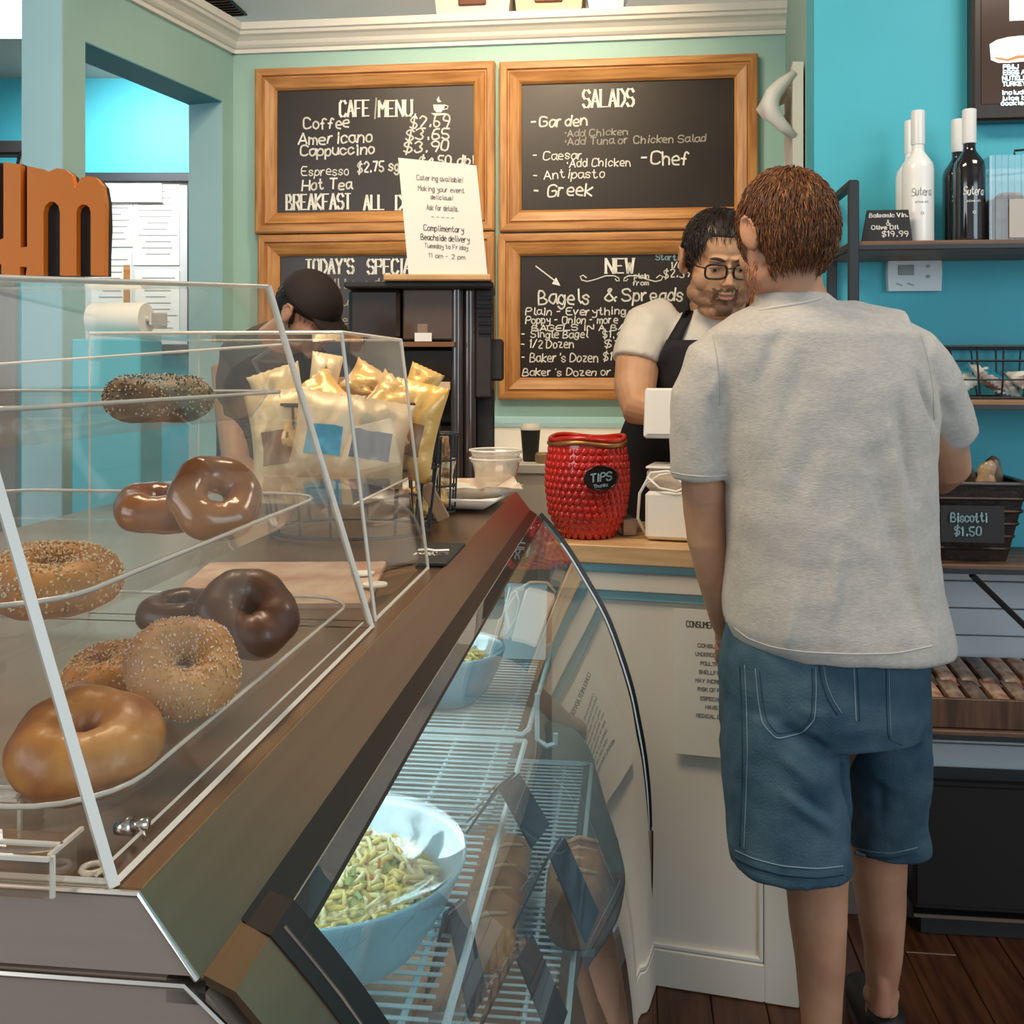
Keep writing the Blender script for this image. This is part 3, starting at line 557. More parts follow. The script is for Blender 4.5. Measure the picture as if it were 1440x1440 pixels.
# bowls of salad
def bowl(px, r_, D, z, h, label, slabel, seed, n=420):
    c_ = P(px, 700, D); c_ = Vector((c_.x, D, z))
    T = thing('salad_bowl', label, 'bowl', c_, 0)
    pr = [(0, 0), (r_*.45, 0), (r_*.52, .006), (r_*.70, .022), (r_*.88, h*.62), (r_*.97, h*.9), (r_, h), (r_*.985, h+.002), (r_*.955, h*.9), (r_*.85, h*.6), (r_*.66, .03), (r_*.4, .014), (0, .012)]
    m = MB(); m.lathe(pr, 56); part(m, 'bowl_body', mat('pale_blue_ceramic', (.33, .58, .68), .25, coat=.4), T, True)
    S = thing('pasta_salad', slabel, 'salad', c_+Vector((0, 0, h*.3)), 0)
    rg = random.Random(seed); m = MB()
    m.lathe([(0, h*.60), (r_*.4, h*.56), (r_*.7, h*.42), (r_*.80, h*.24), (r_*.6, -.01), (0, -.012)], 32)
    part(m, 'dressing_bed', mat('salad_bed', (.66, .55, .16), .6, col2=(.38, .36, .12), scale=60), S, True)
    sets = [('noodles', (.86, .68, .20)), ('pale_noodles', (.90, .80, .42)), ('herbs', (.32, .42, .12)), ('peppers', (.60, .22, .06))]
    for k, (nm, cc) in enumerate(sets):
        m = MB(); cnt = [n, n//2, n//6, n//14][k]
        for i in range(cnt):
            q_ = math.sqrt(rg.random()); a = rg.uniform(0, 6.28); rr_ = r_*.76*q_
            zz = h*(.60-.20*q_**2)+rg.uniform(-.006, .006); x, y = rr_*math.cos(a), rr_*math.sin(a); t = rg.uniform(0, 6.28); l = rg.uniform(.007, .014)*(r_/.13)**.5
            d = Vector((math.cos(t), math.sin(t), rg.uniform(-.4, .5))); p = Vector((x, y, zz)); s_ = Vector((-d.y, d.x, .6))*l*.5
            if k < 2: m.tube([p-d*l, p-d*l*.3+s_*.7, p+d*l*.3+s_*.2, p+d*l-s_*.6], .0024*(r_/.13)**.5, 5)
            else: m.box(p+Vector((0, 0, .004)), (l*.8, l*.5, .003), (t, rg.random(), t))
        part(m, nm, mat('salad_'+nm, cc, .45), S, k < 2, kind='stuff')
    # cling film
    m = MB(); rg2 = random.Random(seed+1); g_ = []
    for i in range(17):
        row = []
        for j in range(33):
            a = 2*math.pi*j/32; q_ = i/16; row.append((r_*.99*q_*math.cos(a), r_*.99*q_*math.sin(a), h*(.78+.22*q_**2)-h*.30*(-.2+0)+.004*noise.noise(Vector((q_*6, math.cos(a)*3, math.sin(a)*3)))-.02*(1-q_)))
        g_.append(row)
    vs = [v for row in g_ for v in row]; m.add(vs, [(i*33+j, (i+1)*33+j, (i+1)*33+j+1, i*33+j+1) for i in range(16) for j in range(32)])
    part(m, 'cling_film', glass('cling_film', (.97, .98, .98), 1.4, .10, .05, (.9, .93, .95)), T, True)
    return T
bowl(452, .137, .965, .846, .098, 'large pale blue bowl of pasta salad under cling film in the case', 'yellow green pasta salad with herbs heaped in the large near bowl', 4)
bowl(628, .098, 1.71, .846, .090, 'smaller pale blue salad bowl at the far end of the case shelf', 'yellow pasta salad with green bits in the far bowl', 9, 260)
T = bowl(335, .125, .86, .61, .09, 'pale blue bowl on the lower shelf at the bottom edge of the picture', 'creamy potato salad in the lower near bowl', 14, 200)
# white menu card standing in the far end
m = MB(); m.box((0, 0, .07), (.082, .004, .14), (R(-14), 0, 0)); T = m.build('price_card', mat('ice_card', (.58, .72, .74), .5), label='plain pale blue card standing beside the far salad bowl', cat='card'); T.location = onZ(742, 912, .86)+Vector((-.005, -.02, -.012)); T.rotation_euler = (0, 0, R(-8))
m = MB(); T = thing('hanging_hook', 'clear bent hook hanging behind the glass near the far end of the case', 'hook', P(714, 842, 1.95)); m.tube([(0, 0, 0), (-.006, 0, .03), (-.004, 0, .055), (.006, 0, .072)], .003, 6); part(m, 'hook_wire', WIREM, T)
# black slate price tents
SLC = mat('slate_card', (.035, .045, .055), .3, noise_=.3, scale=14)
def tent(px, py, D, w_, h_, rz, tilt, label, chalk_=True):
    c_ = P(px, py, D); T = thing('price_tent', label, 'price tag', c_, R(rz), 'black slate price tents in the case')
    for sgn in (-1, 1):
        g_ = [[Vector((sgn*(.002+w_*.55*u)*1.0, -w_*.35+w_*.7*v, -h_*u*(1-.25*v if sgn < 0 else 1-.1*v))) for v in (0, .5, 1)] for u in (0, .5, 1)]
        m = MB(); m.sheet(g_, .003); part(m, 'leaf', SLC, T)
    if chalk_:
        m = MB(); rg = random.Random(int(px))
        for k in range(3): m.box((-.02-.012*k, -w_*.1+rg.uniform(-.01, .01), -h_*.2-.018*k), (.006, .022, .0015), (0, R(-55), 0))
        part(m, 'chalk_marks', CHALKD, T)
    return T
tent(714, 1098, 1.24, .075, .062, -25, 0, 'bent grey slate price tent clipped on the upper shelf edge beyond the large bowl')
tent(782, 1192, 1.34, .085, .10, -20, 0, 'largest black slate price tent below the upper shelf, with chalk marks')
tent(735, 1330, 1.20, .08, .095, -18, 0, 'black slate price tent lowest in the case near the bottom edge')
tent(640, 1275, 1.02, .045, .095, -30, 0, 'narrow black slate price tent under the rim of the large bowl', False)
# baked goods on the lower shelf
rg = random.Random(21)
for k, (px, py, D, w_, d_, h_, lab) in enumerate([(812, 1352, 1.46, .09, .16, .10, 'brown paper wrapped loaf on the lower shelf nearest the glass'), (700, 1240, 1.50, .08, .34, .05, 'long orange brown loaf on the lower shelf behind the slate tents'), (655, 1180, 1.62, .12, .22, .04, 'flat baked bar tray on the lower shelf under the near wires'), (560, 1330, 1.35, .22, .2, .05, 'brown baked slab under the large bowl')]):
    c_ = P(px, py, D); c_.z = .604; T = thing('wrapped_loaf', lab, 'loaf', c_, ROT)
    m = MB(); m.loft([((0, -d_/2, h_*.5), w_*.25, h_*.3), ((0, -d_*.42, h_*.5), w_*.46, h_*.47), ((0, 0, h_*.55), w_*.5, h_*.55), ((0, d_*.42, h_*.5), w_*.46, h_*.47), ((0, d_/2, h_*.5), w_*.25, h_*.3)], 18, 2.6)
    part(m, 'crust', mat('kraft_crust', (.50, .24, .075), .5, col2=(.30, .12, .04), scale=22, bump=.4, bscale=40), T, True)
    m = MB()
    for q_ in range(4): y = -d_*.3+q_*d_*.2; m.tube([(-w_*.3, y-.01, h_*.98), (0, y, h_*1.08), (w_*.3, y+.01, h_*.98)], .003, 6)
    part(m, 'scoring', mat('pale_crust', (.66, .42, .2), .6), T, True)
# ================================================================ acrylic bagel display
ZT = 1.146
disp = thing('bagel_display', 'clear acrylic three tier bagel display cabinet on the steel case top', 'display cabinet', L(.73, -.43, ZT), ROT)
def DL(a, b, z): return (b+.43, a-.73, z-ZT)
EH = 1.483; EN = 1.447
def slant(z, b0=-.252, b1=-.357, z1=EH): return b0+(b1-b0)*(z-ZT)/(z1-ZT)
a0, a1, bb = .478, .985, -.66
# near end, far end, front, top, back : thin slabs, edges catch light
def slab(T, f, name, pts, th=.004): m = MB(); m.sheet([[f(*pts[0]), f(*pts[1])], [f(*pts[3]), f(*pts[2])]], th, 0, 1); return part(m, name, [ACR, ACRE], T)
slab(disp, DL, 'near_end_panel', [(a0, slant(ZT), ZT), (a0, slant(EN), EN), (a0, bb, EN), (a0, bb, ZT)])
slab(disp, DL, 'far_end_panel', [(a1, slant(ZT), ZT), (a1, slant(EH), EH), (a1, bb, EH), (a1, bb, ZT)])
slab(disp, DL, 'front_panel', [(a0, slant(ZT), ZT), (a1, slant(ZT), ZT), (a1, slant(EH), EH), (a0, slant(EN), EN)])
slab(disp, DL, 'top_panel', [(a0, slant(EN), EN), (a1, slant(EH), EH), (a1, bb, EH), (a0, bb, EN)])
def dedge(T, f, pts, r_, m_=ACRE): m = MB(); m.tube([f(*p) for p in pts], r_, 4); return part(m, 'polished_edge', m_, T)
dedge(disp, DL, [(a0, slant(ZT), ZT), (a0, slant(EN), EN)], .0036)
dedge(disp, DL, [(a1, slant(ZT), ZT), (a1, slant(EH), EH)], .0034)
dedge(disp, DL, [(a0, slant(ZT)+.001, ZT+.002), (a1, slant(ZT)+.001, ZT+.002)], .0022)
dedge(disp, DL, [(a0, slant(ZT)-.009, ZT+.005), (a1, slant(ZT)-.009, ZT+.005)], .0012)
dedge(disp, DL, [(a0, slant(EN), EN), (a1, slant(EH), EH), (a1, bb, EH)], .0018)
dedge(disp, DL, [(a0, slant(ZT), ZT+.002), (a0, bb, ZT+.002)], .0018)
# door inside with its own frame line
dedge(disp, DL, [(a1-.0, slant(1.405)-.01, 1.425), (a1-.0, bb, 1.405)], .0014)
for px_, py_ in ((183, 1161), ):
    c_ = onZ(px_, py_, ZT+.008); s = MB(); s.tube([c_-Vector((.008, 0, .002)), c_+Vector((.001, 0, 0))], [.003, .006], 8); s.tube([c_, c_+Vector((.010, 0, .001))], .0035, 8); s.tube([c_+Vector((.006, 0, 0)), c_+Vector((.009, 0, -.010))], .0012, 6); part(s, 'hinge_screw', mat('chrome', (.85, .83, .80), .15, 1), disp, True, world=True)
# clear hinge blocks by the near end
for (px_, py_, w_, h_, dz) in ((8, 1212, .060, .020, .012), (2, 1135, .035, .022, .020)):
    c_ = onZ(px_, py_, ZT+.01); s = MB(); s.box(c_, (w_, .03, h_), (0, 0, ROT), bev=.002); part(s, 'hinge_block', [glass('block_acrylic', (.86, .80, .74), 2.0, .05, .10, (.8, .68, .56))], disp, world=True)
    s = MB(); n_ = Vector((0, 0, h_/2)); s.box(c_+n_, (w_, .002, .002), (0, 0, ROT)); s.box(c_+n_+Vector((0, -.015, 0)), (w_, .002, .002), (0, 0, ROT)); s.box(c_+Vector((w_/2, -.015, 0)), (.002, .002, h_), (0, 0, ROT)); s.box(c_+n_+Vector((w_/2, 0, 0)), (.002, .03, .002), (0, 0, ROT)); part(s, 'block_edge', ACRE, disp, world=True)
c_ = onZ(131, 1222, ZT+.003); s = MB(); s.tube([c_+Vector((.0055*math.cos(a), .0055*math.sin(a), 0)) for a in [i*.524 for i in range(12)]], .0018, 6, closed=True); part(s, 'washer', ACRE, disp, True, world=True)
# three trays (clear tubs with rounded corners): each a thing
def tray(z, tilt, label, h=.024, fr=.012):
    b1 = slant(z)-fr; b0 = bb+.03; A0_, A1_ = a0+.02, a1-.015
    T = thing('clear_tray', label, 'tray', L((A0_+A1_)/2, (b0+b1)/2, z-h), ROT, 'clear trays in the bagel display'); hw, ha = (b1-b0)/2, (A1_-A0_)/2
    def loop(k, zz, n=6, rc=.05):
        pts = []
        for (sx, sy, st) in ((1, -1, -90), (1, 1, 0), (-1, 1, 90), (-1, -1, 180)):
            for i in range(n+1):
                a = R(st+90*i/n); pts.append(Vector((sx*(hw+k-rc)+rc*math.cos(a), sy*(ha+k-rc)+rc*math.sin(a), zz)))
        return pts
    lo = [loop(-.012, .002), loop(-.006, h*.5), loop(0, h), loop(.008, h+.001), loop(.009, h-.005)]; n = len(lo[0])
    m = MB(); vs = [v for l in lo for v in l]; fs = [(i*n+j, i*n+(j+1) % n, (i+1)*n+(j+1) % n, (i+1)*n+j) for i in range(4) for j in range(n)]; fs.append(tuple(range(n))[::-1])
    m.add(vs, fs); part(m, 'tub', TRAYM, T, 'auto')
    m = MB(); m.tube(loop(.008, h+.001), .0016, 5, closed=True); part(m, 'rim', mat('tray_rim', (.70, .64, .56), .2, coat=.6), T, True)
    return T
def rest(T, tx): T.rotation_euler = (R(tx), 0, ROT)
tray(1.176, 0, 'clear plastic bagel tray lowest in the bagel display')
tray(1.277, 0, 'clear plastic bagel tray on the middle tier of the bagel display')
tray(1.378, 0, 'clear plastic bagel tray on the top tier of the bagel display')
# shelf supports
for z in (1.250, 1.351):
    for aa in (a0+.012, a1-.010):
        m = MB(); m.box(DL(aa, -.47, z-.003), (.30, .012, .005)); part(m, 'shelf_bar', ACR, disp)
# ---------------------------------------------------------------- bagels
def bagel(px, py, D, r_, rot, mt, label, kind=None, flat=1.0, hole=.28, cut=None, seed=0):
    c_ = P(px, py, D); T = thing('bagel', label, 'bagel', c_, 0)
    Rm = Euler([R(a) for a in rot]).to_matrix().to_4x4()
    rt = r_*.62; Rc = r_-rt*1.0; rt = r_*(1-hole)/2; Rc = r_-rt; ns, nt_ = 44, 22; m = MB(); vs = []
    for i in range(ns):
        a = 2*math.pi*i/ns
        for j in range(nt_):
            t = 2*math.pi*j/nt_; q_ = Vector((math.cos(a), math.sin(a), 0)); wob = 1+.10*noise.noise(q_*1.4+Vector((seed, 0, 0)))
            rr_ = rt*wob*(1+.05*noise.noise(Vector((math.cos(a)*3, math.sin(a)*3, math.sin(t)*2+seed))))
            x = Rc*wob+rr_*math.cos(t); z = rr_*math.sin(t)*1.05*flat
            if z < 0: z *= .86
            vs.append(Rm @ Vector((q_.x*x, q_.y*x, z)))
    m.add(vs, [(i*nt_+j, ((i+1) % ns)*nt_+j, ((i+1) % ns)*nt_+(j+1) % nt_, i*nt_+(j+1) % nt_) for i in range(ns) for j in range(nt_)])
    part(m, 'bread', mt, T, True)
    rg = random.Random(seed+5)
    if kind:
        n, sz, cols, lo_ = kind
        for ci, cc in enumerate(cols):
            m = MB()
            for i in range(n):
                a, t = rg.uniform(0, 6.283), rg.uniform(lo_, math.pi-lo_); q_ = Vector((math.cos(a), math.sin(a), 0)); wob = 1+.10*noise.noise(q_*1.4+Vector((seed, 0, 0)))
                rr_ = rt*wob+sz*.15; x = Rc*wob+rr_*math.cos(t); z = rr_*math.sin(t)*1.05*flat
                if z < 0: z *= .86
                m.box(Rm @ Vector((q_.x*x, q_.y*x, z)), (sz*rg.uniform(.7, 1.5), sz*.6, sz*.5), (rg.uniform(0, 6), rg.uniform(0, 6), rg.uniform(0, 6)))
            part(m, ['pale_seeds', 'dark_seeds'][ci], cc, T, kind='stuff')
    return T
PB = mat('plain_bagel', (.66, .30, .065), .4, col2=(.34, .10, .018), scale=22, bump=.5, bscale=45, coat=.12)
EGG = mat('glossy_bagel', (.42, .15, .03), .22, col2=(.20, .05, .010), scale=11, bump=.03, coat=.6)
PUMP = mat('pumpernickel', (.14, .050, .018), .45, col2=(.075, .026, .009), scale=14, bump=.1, coat=.2)
SEED = mat('pale_seed', (.82, .66, .40), .6); DSEED = mat('dark_seed', (.06, .03, .02), .6); FLOUR = mat('dusting', (.80, .66, .50), .8); CRUMB = mat('toast_crumb', (.62, .36, .12), .7)
SESB = mat('seed_bagel_bread', (.62, .26, .05), .5, col2=(.30, .095, .015), scale=18, bump=.2)
OATB = mat('oat_bagel_bread', (.62, .34, .14), .55, col2=(.46, .21, .075), scale=12, bump=.3)
bagel(120, 1047, .585, .0430, (14, 4, 0), PB, 'golden plain bagel lowest in the picture behind the acrylic edge', flat=1.0, hole=.10, seed=1)
bagel(257, 938, .665, .0360, (42, 16, 10), OATB, 'flour dusted pale bagel leaning in the middle of the bottom tray', (520, .0014, (FLOUR, CRUMB), -.5), hole=.13, seed=2)
bagel(150, 948, .735, .0335, (12, -8, 0), SESB, 'seeded bagel tucked behind the plain and floured bagels', (420, .0016, (SEED, CRUMB), -.3), hole=.12, seed=3)
bagel(347, 864, .765, .0375, (40, 26, 0), PUMP, 'dark brown pumpernickel bagel leaning at the right of the bottom tray', hole=.08, seed=4)
bagel(258, 862, .86, .036, (6, 0, 0), PUMP, 'dark pumpernickel bagel lying half hidden at the back of the bottom tray', hole=.2, seed=5)
bagel(74, 816, .645, .0410, (8, 4, 0), SESB, 'seeded golden bagel alone at the left of the middle tray', (700, .0017, (SEED, CRUMB), -.5), flat=1.0, hole=.2, seed=6)
bagel(226, 716, .93, .0420, (8, 4, 0), EGG, 'glossy brown bagel lying flat on the middle tray', hole=.14, seed=7)
bagel(303, 700, .875, .0402, (42, 30, 0), EGG, 'glossy brown bagel tilted against the flat one on the middle tray', hole=.18, seed=8)
bagel(223, 562, .86, .0455, (4, 2, 0), mat('poppy_bread', (.24, .13, .05), .55, col2=(.08, .045, .02), scale=26, bump=.4), 'dark poppy seed bagel alone on the top tray', (900, .0013, (SEED, DSEED), -.6), flat=1.0, hole=.2, seed=9)
# ---------------------------------------------------------------- second acrylic cabinet
disp2 = thing('acrylic_cabinet', 'smaller clear acrylic cabinet beyond the bagel display, in front of the chip bags', 'display cabinet', L(1.15, -.42, ZT), ROT)
def D2(a, b, z): return (b+.42, a-1.15, z-ZT)
E2 = 1.438; c0, c1, cb = 1.012, 1.285, -.56
def sl2(z): return -.255+(-.290+.255)*(z-ZT)/(E2-ZT)
slab(disp2, D2, 'near_end_panel', [(c0, sl2(ZT), ZT), (c0, sl2(E2), E2), (c0, cb, E2), (c0, cb, ZT)])
slab(disp2, D2, 'far_end_panel', [(c1, sl2(ZT), ZT), (c1, sl2(E2), E2), (c1, cb, E2), (c1, cb, ZT)])
slab(disp2, D2, 'front_panel', [(c0, sl2(ZT), ZT), (c1, sl2(ZT), ZT), (c1, sl2(E2), E2), (c0, sl2(E2), E2)])
slab(disp2, D2, 'top_panel', [(c0, sl2(E2), E2), (c1, sl2(E2), E2), (c1, cb, E2), (c0, cb, E2)])
for pts in ([(c0, sl2(ZT), ZT), (c0, sl2(E2), E2), (c0, cb, E2)], [(c1, sl2(ZT), ZT), (c1, sl2(E2), E2), (c1, cb, E2)], [(c0, sl2(E2), E2), (c1, sl2(E2), E2)], [(c0, sl2(ZT), ZT+.002), (c1, sl2(ZT), ZT+.002)]): dedge(disp2, D2, pts, .0020)
m = MB(); m.box(D2((c0+c1)/2, -.40, 1.26), (.24, c1-c0-.02, .004)); part(m, 'inner_shelf', ACR, disp2)
dedge(disp2, D2, [(c0+.01, -.28, 1.262), (c1-.01, -.28, 1.262)], .0015)
m = MB(); m.box(D2(1.15, -.40, ZT+.006), (.22, .2, .006), (R(2), 0, R(8))); part(m, 'paper_liner', mat('liner_paper', (.62, .45, .34), .7, col2=(.42, .22, .16), scale=14), disp2)
for x, y in ((-.315, 1.19), (-.285, 1.13)):
    m = MB(); m.lathe([(0, 0), (.014, 0), (.014, .002), (0, .002)], 20, D2(y, x, ZT+.011)); part(m, 'paper_dot', PAPER, disp2)
# orange letter sign on top of the display
ORG = mat('orange_letters', (.80, .21, .012), .45)
sg = thing('letter_sign', 'orange cut-out letter sign ending in m standing on the bagel display', 'sign', P(60, 388, 1.03)+Vector((0, 0, .001)), 0)
Ds = 1.03
def SP(px, py): q_ = P(px, py, Ds); return (q_.x-sg.location.x, q_.z-sg.location.z)
out = [(-60, 388), (-60, 236), (-40, 228), (9, 228), (30, 230), (50, 238), (66, 240), (72, 240), (84, 238), (95, 240), (104, 247), (109, 266), (117, 252), (126, 249), (138, 251), (147, 262), (151, 285), (152, 320), (150, 360), (150, 388)]
m = MB(); m.prism([SP(*p) for p in out], .008, org=(0, .004, 0)); part(m, 'orange_face_backing', BLACKM, sg)
# orange strokes leaving dark slots
def bar(pts, name='letter_stroke'):
    m = MB(); m.prism([SP(*p) for p in pts][::-1], .010, org=(0, -.006, 0)); part(m, name, ORG, sg)
bar([(9, 229), (33, 233), (33, 349), (9, 336)]); bar([(-30, 352), (9, 336), (33, 349), (42, 348), (42, 376), (32, 376), (6, 372), (-30, 376)]); bar([(6, 372), (32, 376), (32, 388), (6, 388)])
bar([(42, 235), (66, 240), (72, 243), (84, 238), (95, 240), (104, 247), (109, 266), (117, 252), (126, 249), (138, 251), (147, 262), (151, 285), (151, 300), (131, 300), (129, 293), (124, 289), (118, 289), (113, 293), (111, 300), (88, 300), (86, 291), (80, 285), (73, 285), (67, 291), (65, 300), (42, 300)], 'letter_arch')
bar([(42, 300), (65, 300), (65, 388), (40, 388), (42, 376)]); bar([(88, 300), (111, 300), (111, 388), (88, 388)]); bar([(131, 300), (151, 300), (150, 388), (131, 388)]); bar([(-60, 230), (-8, 228), (-8, 345), (-30, 352), (-60, 352)])
# ================================================================ service counter
TC = math.atan(.275); cs_, sn_ = math.cos(TC), math.sin(TC)
# counter front passes through P(1000, y, 2.30); runs right and nearer
CO = P(1000, 770, 2.30); CO.z = 0
def K(x, y, z): return Vector((CO.x+x*cs_+y*sn_, CO.y-x*sn_+y*cs_, z))      # x along the front, y into the counter
def kx(px): k = (px-CX)/F; return (k*CO.y-CO.x)/(cs_+k*sn_)
XL, XR = kx(775), kx(1124)
XT = XR-.01
cnt = thing('service_counter', 'white panelled service counter with a butcher block top', 'counter', K((XL+XR)/2, .17, 0), -TC)
def kb(m, x0, x1, y0, y1, z0, z1, bev=.003):
    q = MB(); q.box((0, 0, 0), (x1-x0, y1-y0, z1-z0), bev=bev); M = Matrix.Translation(K((x0+x1)/2, (y0+y1)/2, (z0+z1)/2)) @ Matrix.Rotation(-TC, 4, 'Z')
    m.add([M @ Vector(v) for v in q.v], q.f); return m
CW = mat('counter_white', (.84, .77, .67), .5, noise_=.05, scale=3)
part(kb(MB(), XL, XR, .004, .33, .0, .955), 'body', CW, cnt, world=True)
for i in range(4): part(kb(MB(), XL-.01, XR+.02, -.03+i*.098, -.03+(i+1)*.098-.0012, .957, 1.0), 'board', BUTCH, cnt, world=True)
part(kb(MB(), XL, XR, -.002, .004, .935, .957), 'blue_stripe', mat('stripe_blue', (.34, .62, .70), .5), cnt, world=True)
part(kb(MB(), XL, XR, -.014, .004, .893, .935), 'moulding', CW, cnt, world=True)
part(kb(MB(), XL, XR, -.003, .004, .870, .893), 'blue_stripe', MATS['stripe_blue'], cnt, world=True)
part(kb(MB(), XL, XR-.075, -.008, .004, .0, .085), 'bottom_rail', CW, cnt, world=True)
part(kb(MB(), XR-.075, XR, -.008, .004, .0, .868), 'end_stile', CW, cnt, world=True)
part(kb(MB(), XR-.087, XR-.077, -.006, .004, .092, .86), 'inner_bead', WHITE, cnt, world=True)
part(kb(MB(), XL, XR-.077, -.006, .004, .086, .098), 'inner_bead', WHITE, cnt, world=True)
# advisory notice taped on the front
nx0, nx1 = kx(948), kx(1052); zt, zb = .862, .535
nt_ = thing('advisory_notice', 'white printed consumer advisory sheet taped to the counter front', 'notice', K((nx0+nx1)/2, -.011, zb), -TC)
w2 = (nx1-nx0)/2
m = MB(); m.box((0, 0, (zt-zb)/2), (2*w2, .002, zt-zb)); part(m, 'sheet', PAPER, nt_)
def ntext(s, px0, px1, py, h, mt):
    m = MB(); hz = h/F*2.32; z = CZ-(py-HY)/F*(CO.y+(px0-1000)*-.0003)-zb
    x0, x1 = kx(px0)-(nx0+nx1)/2, kx(px1)-(nx0+nx1)/2; text(m, s, x0, x1, z, hz, .0022, lambda x, y: (x, -.0016, y), 0); part(m, 'printed_line', mt, nt_)
ntext('CONSUMER ADVISORY', 966, 1044, 880, 8, INK)
for s, x0, x1, y in (('CONSUMING RAW', 982, 1042, 908), ('UNDERCOOKED MEATS', 979, 1046, 920), ('POULTRY SEAFOOD', 986, 1044, 933), ('SHELLFISH OR EGGS', 984, 1046, 945), ('MAY INCREASE YOUR', 979, 1048, 957), ('RISK OF FOODBORNE', 982, 1047, 969), ('ESPECIALLY IF YOU', 986, 1046, 982), ('HAVE CERTAIN', 993, 1040, 994), ('MEDICAL CONDITIONS', 980, 1047, 1006)): ntext(s, x0, x1, y, 4.6, INKG)
# work counter behind the case for the coffee machine
wk = thing('work_counter', 'cream back counter carrying the coffee machine behind the case', 'counter', L(2.62, -.69, 0), ROT)
m = MB(); m.box((0, 0, .44), (.86, .60, .88), bev=.004); part(m, 'body', WHITE, wk)
m = MB(); m.box((0, 0, .895), (.88, .62, .03), bev=.004); part(m, 'worktop', BUTCH, wk)
# ---------------------------------------------------------------- things on the service counter
def sits(px, D, z): v = P(px, 700, D); v.z = z; return v
jc = sits(826, 2.47, 1.0)
jar = thing('tip_jar', 'red bobbled glazed tip jar with gold rim and black TIPS tag', 'jar', jc, 0)
RED = mat('red_glaze', (.60, .018, .008), .2, col2=(.42, .010, .004), scale=9, coat=.5); GOLD = mat('gold_glaze', (.42, .22, .07), .3, .6)
def jr(z):
    t = z/.245; pts = [(0, .060), (.06, .072), (.25, .093), (.5, .1005), (.72, .099), (.85, .093), (.93, .088), (1, .090)]
    for (a, ra), (b, rb) in zip(pts, pts[1:]):
        if t <= b: return ra+(rb-ra)*(t-a)/(b-a)
    return .09
m = MB(); m.lathe([(0, 0), (.055, 0)]+[(jr(z), z) for z in [.004+i*.0121 for i in range(20)]]+[(.078, .236), (.082, .2), (.085, .12), (.06, .012), (0, .010)], 48); part(m, 'jar_body', RED, jar, True)
m = MB(); g_ = []
for row in range(13):
    z = .010+row*.0165; n = int(2*math.pi*jr(z)/.0172)
    for k in range(n):
        a = 2*math.pi*(k+.5*(row % 2))/n; r_ = jr(z); m.ell((r_*math.cos(a), r_*math.sin(a), z), (.0036, .0084, .0088), (0, 0, a), 10, 6)
part(m, 'bobbles', RED, jar, True, kind='stuff')
m = MB(); m.tube([((.0915+.002*math.sin(5*a))*math.cos(a), (.0915+.002*math.sin(5*a))*math.sin(a), .226+.004*math.sin(3*a+1)) for a in [i*.1309 for i in range(48)]], .0058, 8, closed=True); part(m, 'gold_rim', GOLD, jar, True)
m = MB(); m.tube([((.090)*math.cos(a), .09*math.sin(a), .2365+.004*math.sin(3*a+1)) for a in [i*.1309 for i in range(48)]], .0055, 8, closed=True); part(m, 'red_lip', RED, jar, True)
tg = MB(); ta = R(-78); c_ = Vector((math.cos(ta)*.110, math.sin(ta)*.110, .150)); n_ = Vector((math.cos(ta), math.sin(ta), 0)); s_ = Vector((-math.sin(ta), math.cos(ta), 0))
pl = [(.041*math.cos(i*.2618), .029*math.sin(i*.2618)) for i in range(24)]
tg.prism([(x, z) for x, z in pl], .005, org=c_-n_*.002, ux=s_, un=n_); tgo = part(tg, 'tag', BLKG, jar)
m = MB(); m.tube([c_+n_*.003+s_*x*.98+Vector((0, 0, z*.97)) for x, z in pl], .0022, 6, closed=True); part(m, 'tag_rim', BLKG, tgo, True)
m = MB(); text(m, 'TIPS', -.025, .024, -.006, .018, .0034, lambda x, y: tuple(c_+n_*.0038+s_*x+Vector((0, 0, y+x*.12))), .1, .05); text(m, 'Thanks', -.018, .016, -.020, .007, .0016, lambda x, y: tuple(c_+n_*.0038+s_*x+Vector((0, 0, y+x*.12))), .15); part(m, 'chalk_lettering', CHALKB, tgo)
# black coffee cup with white lid
def cup(px, D, z, r_, h, label, mb_, ml, name='coffee_cup'):
    T = thing(name, label, 'cup', sits(px, D, z), 0)
    m = MB(); m.lathe([(0, 0), (r_*.72, 0), (r_*.96, h), (0, h)], 28); part(m, 'cup_body', mb_, T, 'auto')
    m = MB(); m.lathe([(r_*1.02, h-.002), (r_*1.03, h+.006), (r_*.92, h+.012), (r_*.86, h+.018), (0, h+.018)], 28); part(m, 'lid', ml, T, 'auto')
bcn = thing('back_counter', 'cream waist high back counter against the wall behind the tip jar', 'counter', L(3.44, -.05, 0), ROT)
m = MB(); m.box((0, 0, .535), (.80, .40, 1.07), bev=.003); part(m, 'body', CW, bcn)
m = MB(); m.box((0, 0, 1.085), (.82, .42, .03), bev=.003); part(m, 'worktop', WHITE, bcn)
cup(746, 3.36, 1.1, .034, .105, 'tall black paper cup with white lid left of the tip jar', BLACKM, WHITE)
CLP = glass('clear_cup', (.93, .92, .90), 1.5, .06, .22, (.85, .78, .68))
tc = onZ(690, 684, 1.165); 
cp = thing('plastic_cup_stack', 'stack of clear ribbed plastic tubs on the white paper tray', 'tub', sits(697, 2.02, 1.166), 0)
for k in range(2):
    m = MB(); z_ = k*.016; m.lathe([(.036, z_), (.048, z_+.052), (.051, z_+.054), (.052, z_+.060), (.050, z_+.060), (.046, z_+.050), (.035, z_+.003), (0, z_+.003)], 36); part(m, 'tub', CLP, cp, True)
